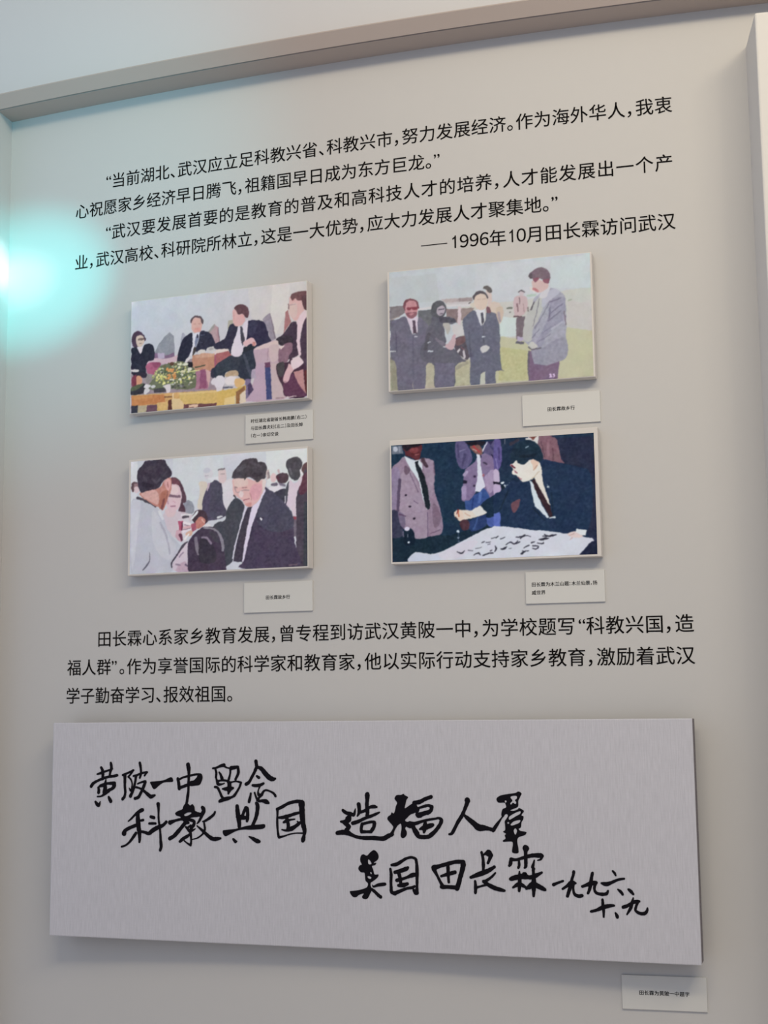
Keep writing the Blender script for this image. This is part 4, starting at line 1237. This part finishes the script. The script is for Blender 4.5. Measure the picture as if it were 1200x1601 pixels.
[[[3210,770,3296,834,3450,865,3612,889,3675,919,3741,881,3708,804,3671,726,3669,640,3641,597,3541,557,3496,535,3568,528,3658,563,3685,586,3782,530,3745,470,3730,436,3770,419,3760,351,3726,299,3711,196,3666,170,3701,128,3825,104,3788,44,3680,8,3634,-36,3632,-129,3648,-214,3645,-316,3521,-311,3523,-217,3533,-166,3526,-97,3446,-91,3338,-98,3330,-67,3384,-32,3368,36,3396,62,3334,104,3379,139,3381,225,3374,311,3402,354,3440,414,3432,457,3386,448,3349,396,3314,413,3306,464,3335,559,3408,594,3400,654,3374,689,3248,691],[3384,723,3407,737,3425,715,3401,689],[3506,802,3557,828,3637,826,3641,777,3600,743,3625,700,3607,665,3554,691,3517,652,3500,681,3546,733],[3466,398,3530,450,3638,503,3710,521,3700,469,3637,434,3546,382,3474,346],[3498,252,3562,313,3652,340,3706,341,3678,289,3597,254,3525,231],[3558,125,3595,177,3629,126,3592,49],[3428,286,3451,303,3469,281,3445,264]]]],
[[[483,-1131,61,558,-1189,72,623,-1248,79,674,-1282,75]],
[[[226,-506,252,-435,309,-416,376,-441,453,-369,529,-323,595,-357,638,-435,622,-514,555,-565,526,-587,587,-585,554,-635,488,-654,515,-727,543,-823,628,-821,618,-873,561,-927,494,-973,456,-1000,455,-1061,483,-1131,444,-1219,395,-1308,338,-1338,272,-1320,263,-1277,301,-1223,196,-1253,139,-1298,72,-1304,15,-1258,-13,-1189,44,-1175,178,-1157,312,-1118,379,-1081,393,-1011,342,-960,330,-872,315,-794,239,-787,182,-718,212,-647,260,-628,232,-567],[403,-528,432,-528,479,-597,450,-620,408,-607],[445,-785,467,-778,482,-807,463,-820],[387,-871,419,-861,470,-886,456,-918,409,-909]],
[[484,-1026,521,-1051,616,-1004,768,-983,805,-1017,767,-1052,616,-1074,506,-1095]]]],
[[[923,-621,60,1036,-601,79,1149,-537,71,1244,-482,60,1356,-454,56,1449,-478,60],[1458,-495,63,1475,-599,67,1479,-737,78,1476,-894,71,1474,-1032,63,1467,-1171,93],[1402,-1121,67,1448,-1171,108],[894,-700,53,911,-822,71,904,-961,68,908,-1083,71,916,-1170,79,991,-1202,86],[991,-1194,86,1104,-1147,75,1254,-1090,63,1366,-1070,67,1422,-1042,52],[996,-767,79,1109,-738,86,1241,-691,90,1278,-664,60],[1080,-783,86,1107,-886,79,1124,-1025,71],[1032,-932,79,1144,-903,71,1257,-865,60,1370,-818,101,1463,-799,71],[1068,-1035,71,1180,-1023,97,1265,-995,71]],[]],
[[[1849,-654,129,1965,-619,87,2127,-572,83,2311,-525,82,2482,-520,87],[2482,-553,118,2456,-682,105,2408,-834,100,2371,-963,105,2335,-1061,105],[1838,-676,97,1905,-793,64,1972,-921,64,2027,-1016,83],[2004,-1038,87,2142,-1034,82,2301,-1040,87],[2149,-604,78,2152,-733,78,2156,-862,60,2162,-937,59],[2003,-819,55,2146,-776,78,2296,-734,82]],[]],
[[[2872,-318,59,2899,-436,63,2905,-564,72,2903,-671,63],[3023,-334,140,3062,-378,112,3038,-454,72,3003,-529,59],[2928,-360,50,2996,-316,72],[2635,-828,63,2783,-770,95,2943,-713,99,3056,-656,85,3136,-605,63],[3156,-724,40,3076,-805,54,2962,-883,63,2894,-895,54],[2905,-906,72,3005,-967,85,3138,-1027,94,3249,-1055,85,3338,-1074,58],[2724,-900,50,2733,-1017,72,2726,-1135,63],[2756,-1027,50,2869,-992,45,2982,-963,49]],[]],
[[[3803,-220,146,3797,-288,75],[3487,-443,80,3598,-451,62,3754,-405,71,3933,-359,84,4109,-355,110],[4135,-361,79,4107,-429,48,4041,-452,26],[3486,-465,76,3473,-539,80,3450,-572,54],[3798,-266,80,3798,-415,80,3795,-563,71,3772,-606,49],[3653,-471,49,3657,-556,62,3638,-610,58],[3974,-453,31,3950,-538,57,3938,-592,71,3970,-622,44],[3477,-837,89,3589,-802,102,3745,-776,119,3877,-794,84,3989,-759,92,4122,-692,48],[3659,-683,31,3661,-779,71,3657,-927,80,3645,-1064,62],[3518,-1005,44,3608,-949,84,3675,-937,93,3773,-987,57],[3757,-734,89,3780,-733,88],[3947,-644,62,3955,-771,71,3951,-918,110,3948,-1066,79,3941,-1161,53],[3795,-1018,53,3873,-973,110,3940,-919,115],[3962,-929,110,4071,-978,101,4179,-1028,74]],[]],
[[[4357,-924,67,4456,-883,55,4555,-846,47]],[]],
[[[4776,-658,70,4764,-724,62,4732,-819,62,4709,-932,82,4667,-1046,74,4635,-1141,66],[4541,-1003,47,4631,-944,66,4730,-885,121,4808,-883,47],[4759,-903,62,4756,-1006,51,4782,-1099,62,4859,-1134,74,4927,-1123,74]],[]],
[[[5154,-676,66,5131,-770,70,5108,-902,81,5086,-996,66,5051,-1072,54],[4942,-944,58,5021,-914,70,5138,-873,100,5225,-861,73],[5216,-852,69,5183,-975,58,5219,-1058,62,5324,-1083,69,5421,-1070,69,5457,-1013,46]],[]],
[[[5560,-624,38,5597,-664,57,5620,-710,38],[5331,-868,50,5427,-884,88,5523,-853,69,5659,-793,54,5784,-768,46],[5653,-980,38,5709,-1024,65,5745,-1074,53],[5863,-973,53,5909,-1009,72,5955,-1063,53]],[]],
[[[5340,-1185,50,5346,-1306,69,5356,-1417,58,5353,-1519,42],[5102,-1426,54,5218,-1394,65,5355,-1333,88,5490,-1301,73,5567,-1295,46]],[]],
[[[5591,-1437,38,5614,-1482,69,5626,-1519,69]],[]],
[[[5952,-1138,34,5931,-1212,61,5899,-1324,68,5818,-1457,38],[5747,-1320,76,5833,-1290,68,5930,-1231,68,6007,-1201,72,6064,-1199,57],[6035,-1218,61,6003,-1302,53,5991,-1377,57,6075,-1429,68,6169,-1426,72,6218,-1369,56,6225,-1323,38]],[]]]

def catmull(pts, closed, n=4):
    pts = [np.array(q, float) for q in pts]
    m = len(pts)
    out = []
    rng = range(m) if closed else range(m - 1)
    for i in rng:
        p0 = pts[(i - 1) % m] if closed or i > 0 else pts[i]
        p1 = pts[i]
        p2 = pts[(i + 1) % m]
        p3 = pts[(i + 2) % m] if closed or i + 2 < m else p2
        for k in range(n):
            t = k / n
            out.append(0.5 * ((2 * p1) + (p2 - p0) * t + (2 * p0 - 5 * p1 + 4 * p2 - p3) * t * t + (3 * p1 - p0 - 3 * p2 + p3) * t ** 3))
    if not closed: out.append(pts[-1])
    return out

def soften(img, sig):
    r = max(1, int(sig * 3))
    k = np.exp(-0.5 * (np.arange(-r, r + 1) / sig) ** 2)
    k /= k.sum()
    pad = np.pad(img, ((r, r), (r, r), (0, 0)), mode='edge')
    tmp = sum(k[i] * pad[i:i + img.shape[0] , :, :] for i in range(2 * r + 1))
    return sum(k[i] * tmp[:, i:i + img.shape[1], :] for i in range(2 * r + 1))

NX, NY = 400, 240
SS = 3
def picture(spec, seed):
    """the printed scene as an (NY, NX, 3) grid of ink colours, row 0 at the top"""
    bg, shapes = spec
    w, h = NX * SS, NY * SS
    sc = w / 2000.0
    img = np.empty((h, w, 3))
    img[:] = bg
    def fill(poly, col):
        P = np.array(poly) * sc
        x0, y0 = np.floor(P.min(0)).astype(int); x1, y1 = np.ceil(P.max(0)).astype(int) + 1
        x0, y0 = max(x0, 0), max(y0, 0); x1, y1 = min(x1, w), min(y1, h)
        if x1 <= x0 or y1 <= y0: return
        gx = np.arange(x0, x1) + 0.5; gy = np.arange(y0, y1) + 0.5
        ins = np.zeros((len(gy), len(gx)), bool)
        Q = np.roll(P, -1, 0)
        for (ax, ay), (bx, by) in zip(P, Q):
            if ay == by: continue
            rows_ = (gy > min(ay, by)) & (gy <= max(ay, by))
            if not rows_.any(): continue
            xc = ax + (gy[rows_] - ay) * (bx - ax) / (by - ay)
            ins[rows_] ^= gx[None, :] < xc[:, None]
        img[y0:y1, x0:x1][ins] = col
    def disc(x, y, rx, ry, col):
        fill([(x + rx * math.cos(a), y + ry * math.sin(a)) for a in np.linspace(0, 2 * math.pi, 20, endpoint=False)], col)
    for row in shapes:               # 0 straight-edged patch, 1 rounded patch, 2 stroke (x, y, width), 3 ellipse
        k, c, v = row[0], row[1:4], row[4:]
        if k == 3:
            disc(*v, c)
        elif k == 2:
            pts = catmull([v[i:i + 3] for i in range(0, len(v), 3)], False, 4)
            for a, b in zip(pts, pts[1:]):
                d = b[:2] - a[:2]; L = math.hypot(*d) or 1
                nrm = np.array([-d[1], d[0]]) / L
                fill([a[:2] + nrm * a[2] / 2, b[:2] + nrm * b[2] / 2, b[:2] - nrm * b[2] / 2, a[:2] - nrm * a[2] / 2], c)
            for q in pts: disc(q[0], q[1], abs(q[2]) / 2, abs(q[2]) / 2, c)
        else:
            pts = [tuple(v[i:i + 2]) for i in range(0, len(v), 2)]
            fill(catmull(pts, True, 4) if k == 1 else pts, c)
    rnd = np.random.RandomState(seed)
    def cloud(sig):
        q = soften(rnd.normal(0, 1, (NY, NX, 1)), sig)
        return q / q.std()
    # ragged print edges: look every cell up a little off its own place
    ox = np.kron((cloud(2.2) * 0.9 + cloud(1.0) * 0.55)[:, :, 0], np.ones((SS, SS))) * SS
    oy = np.kron((cloud(2.2) * 0.9 + cloud(1.0) * 0.55)[:, :, 0], np.ones((SS, SS))) * SS
    yy, xx = np.mgrid[0:h, 0:w]
    img = img[np.clip(yy + oy * 0.34, 0, h - 1).astype(int), np.clip(xx + ox * 0.34, 0, w - 1).astype(int)]
    img = img.reshape(NY, SS, NX, SS, 3).mean((1, 3))
    img = soften(img, 0.62)
    tint = np.concatenate([cloud(5.0) for k in range(3)], 2)
    img = img + tint * 0.7 + cloud(1.6) * (1.0 + 2.2 * (img.mean(2, keepdims=True) < 175)) + cloud(7.0) * 1.2 + rnd.normal(0, 1.0, (NY, NX, 1))
    return np.clip(img, 0, 255)

def photo_print(name, parent, x0, x1, z0, z1, img, gain):
    """flat printed sheet: a fine grid of ink cells on the board's face"""
    gx = np.linspace(x0, x1, NX + 1)
    gz = np.linspace(z1, z0, NY + 1)
    X, Z = np.meshgrid(gx, gz)
    co = np.stack([X, np.full_like(X, -0.0004), Z], 2).reshape(-1, 3)
    idx = np.arange((NX + 1) * (NY + 1)).reshape(NY + 1, NX + 1)
    quads = np.stack([idx[1:, :-1], idx[1:, 1:], idx[:-1, 1:], idx[:-1, :-1]], 2).reshape(-1, 4)
    me = bpy.data.meshes.new(name)
    me.vertices.add(len(co)); me.vertices.foreach_set('co', co.ravel())
    n = len(quads)
    me.loops.add(n * 4); me.loops.foreach_set('vertex_index', quads.ravel())
    me.polygons.add(n)
    me.polygons.foreach_set('loop_start', np.arange(0, n * 4, 4))
    me.polygons.foreach_set('loop_total', np.full(n, 4))
    me.update(calc_edges=True)
    # smooth colours: corner values of the grid
    pad = np.pad(img, ((1, 1), (1, 1), (0, 0)), mode='edge')
    cor = (pad[1:, 1:] + pad[1:, :-1] + pad[:-1, 1:] + pad[:-1, :-1]) / 4
    c = cor / 255.0
    lin = np.where(c <= 0.04045, c / 12.92, ((c + 0.055) / 1.055) ** 2.4) * np.array(gain)
    rgba = np.concatenate([np.clip(lin, 0, 0.95), np.ones(lin.shape[:2] + (1,))], 2).reshape(-1, 4)
    at = me.color_attributes.new('ink', 'FLOAT_COLOR', 'POINT')
    at.data.foreach_set('color', rgba.astype(np.float32).ravel())
    me.materials.append(M_print)
    o = bpy.data.objects.new(name, me)
    COL.objects.link(o)
    o.parent = parent
    return o

PHOTO_LABELS = {
    'A': 'upper left mounted photograph of seated people in dark suits behind a flower basket',
    'B': 'upper right mounted photograph, pale from painted-in glare, of people standing on a lawn beside a grey-jacketed man',
    'C': 'lower left mounted photograph of a white-shirted man and a dark-suited man with drink can',
    'D': 'lower right mounted photograph, dark, of a man bent over white brush writing',
}
INSET = {'A': (0, 0, 0, 0), 'B': (0.003, 0.002, 0, 0), 'C': (0.004, 0, 0.003, 0.002), 'D': (0.002, 0.0065, 0.010, 0.003)}   # left, right, top, bottom
GAIN = {'A': (1.13, 1.05, 1.04), 'B': (0.95, 1.05, 1.14), 'C': (1.28, 1.32, 1.36), 'D': (1.08, 1.22, 1.32)}
for key in 'ABCD':
    Xc, t, u0, u1, z0, z1 = BOARDS[key]
    M = frame_at(Xc, t)
    um, zm = S * (u0 + u1) / 2, S * (z0 + z1) / 2
    u0, u1, z0, z1 = u0 - um / S, u1 - um / S, z0 - zm / S, z1 - zm / S
    M = M @ Matrix.Translation((um, 0, zm))
    body = empty('photo_board', M.translation)
    body.matrix_world = M
    box_mesh('backing_board', S * u0, S * u1, 0.0, S * t, S * z0, S * z1, M_edge, body, 0.0012)
    tag(body, PHOTO_LABELS[key], 'photograph', 'mounted photographs')
    l, r, tp, bt = INSET[key]
    photo_print('photo_print', body, S * u0 + 0.0016 + l, S * u1 - 0.0016 - r, S * z0 + 0.0016 + bt, S * z1 - 0.0016 - tp, picture(PRINTS[key], ord(key)), GAIN[key])

# wide calligraphy board
Xc, t, u0, u1, z0, z1 = BOARDS['E']
um, zm = S * (u0 + u1) / 2, S * (z0 + z1) / 2
u0, u1, z0, z1 = u0 - um / S, u1 - um / S, z0 - zm / S, z1 - zm / S
M = frame_at(Xc, t) @ Matrix.Translation((um, 0, zm))
board = empty('calligraphy_board', M.translation)
board.matrix_world = M
box_mesh('foam_core', S * u0, S * u1, 0.004, S * t - 0.0005, S * z0, S * z1, M_foam, board, 0.001)
tag(board, 'wide pale woven calligraphy board with black brush writing at the bottom of the wall', 'calligraphy board')
box_mesh('canvas_face', S * u0 - 0.001, S * u1 + 0.001, 0.0, 0.006, S * z0 - 0.001, S * z1 + 0.001, M_canvas, board, 0.0022)

def brush_mesh(strokes, polys):
    V, F = [], []
    lay = [0.0006]
    def ribbon(pts):
        pts = catmull(pts, False, 5)
        rr = random.Random(int(pts[0][0]) * 7 + int(pts[0][1]))
        pts = [np.array([q[0], q[1], q[2] * rr.uniform(0.90, 1.06)]) for q in pts]
        k = len(V); n = len(pts)
        y = -lay[0]
        for i, q in enumerate(pts):
            a, b = pts[max(i - 1, 0)], pts[min(i + 1, n - 1)]
            d = b[:2] - a[:2]; L = math.hypot(*d) or 1
            nx, nz = -d[1] / L, d[0] / L
            hw = q[2] / 2
            V.append((q[0] + nx * hw, y, q[1] + nz * hw)); V.append((q[0] - nx * hw, y, q[1] - nz * hw))
        for i in range(n - 1):
            F.append((k + 2 * i, k + 2 * i + 1, k + 2 * i + 3, k + 2 * i + 2))
        for q in (pts[0], pts[-1]):      # blunt rounded ends
            kk = len(V); m = 10
            for j in range(m):
                a = 2 * math.pi * j / m
                rad = q[2] / 2 * rr.uniform(0.93, 1.05)
                V.append((q[0] + rad * math.cos(a), y - 0.00002, q[1] + rad * math.sin(a)))
            F.append(tuple(range(kk, kk + m)))
        lay[0] += 0.00003
    for s in strokes:
        ribbon([s[i:i + 3] for i in range(0, len(s), 3)])
    for loops in polys:
        cu = bpy.data.curves.new('outline', 'CURVE')
        cu.dimensions = '2D'
        cu.fill_mode = 'BOTH'
        for lp in loops:
            pts = catmull([lp[i:i + 2] for i in range(0, len(lp), 2)], True, 3)
            sp = cu.splines.new('POLY')
            sp.points.add(len(pts) - 1)
            for pnt, q in zip(sp.points, pts): pnt.co = (q[0] * 0.001, q[1] * 0.001, 0, 1)
            sp.use_cyclic_u = True
        ob = bpy.data.objects.new('outline', cu)
        COL.objects.link(ob)
        bpy.context.view_layer.update()
        ev = ob.evaluated_get(bpy.context.evaluated_depsgraph_get())
        me = ev.to_mesh()
        k = len(V)
        V += [(q.co.x * 1000, -lay[0], q.co.y * 1000) for q in me.vertices]
        F += [tuple(i + k for i in q.vertices) for q in me.polygons]
        ev.to_mesh_clear()
        bpy.data.objects.remove(ob); bpy.data.curves.remove(cu)
        lay[0] += 0.00003
    return [(x * 1e-4, y, z * 1e-4) for x, y, z in V], F

for strokes, polys in BRUSH:
    v, fc = brush_mesh(strokes, polys)
    link_mesh('brush_character', v, fc, M_ink, board)

# ---------------------------------------------------------------- caption cards
CARD_TEXT = {
    'a': [('时任湖北省副省长韩南鹏（右二）', 0.08, 0.225), ('与田长霖夫妇（左二）及田长焯', 0.08, 0.475), ('（右一）亲切交谈', 0.08, 0.73)],
    'b': [('田长霖故乡行', None, 0.5)],
    'c': [('田长霖故乡行', None, 0.51)],
    'd': [('田长霖为木兰山题：木兰仙景，扬', 0.075, 0.40), ('威世界', 0.075, 0.655)],
    'e': [('田长霖为黄陂一中题字', None, 0.505)],
}
CARD_LABELS = {
    'a': 'small pale caption card with three rows of print, under the upper left photograph',
    'b': 'small pale caption card with one short row, between the two right-hand photographs',
    'c': 'small pale caption card with one short row, under the lower left photograph',
    'd': 'small pale caption card with two rows of print, under the lower right photograph',
    'e': 'small pale caption card below the right end of the calligraphy board',
}
CARD_T = 0.004
prepare_glyphs(set(''.join(r[0] for v in CARD_TEXT.values() for r in v)))
for key in 'abcde':
    x0, x1, z0, z1 = CARDS[key]
    Xc = (x0 + x1) / 2
    hw = S * 0.0556 / 2
    zt, zb = S * z1, S * z1 - S * 0.0224
    if key == 'e': zt, zb = S * z1, S * z0
    zm = (zt + zb) / 2
    zt, zb = zt - zm, zb - zm
    M = frame_at(Xc, CARD_T / S) @ Matrix.Translation((0, 0, zm))
    card = empty('caption_card', M.translation)
    card.matrix_world = M
    box_mesh('card_stock', -hw, hw, 0.0, CARD_T + 0.0006, zb, zt, M_card, card, 0.0006)
    tag(card, CARD_LABELS[key], 'caption card', 'caption cards')
    em, pit = 0.0098, 0.00995
    for text, left, down in CARD_TEXT[key]:
        V, F = layout(text, em, pit, 0.016)
        wd = sum(advance(c) for c in text) * pit
        xo = -hw + left * 2 * hw if left is not None else -wd / 2
        zc = zt - down * (zt - zb)
        link_mesh('caption_line', [(x + xo, -0.0003, y + zc) for x, y in V], F, M_cardtext, card)
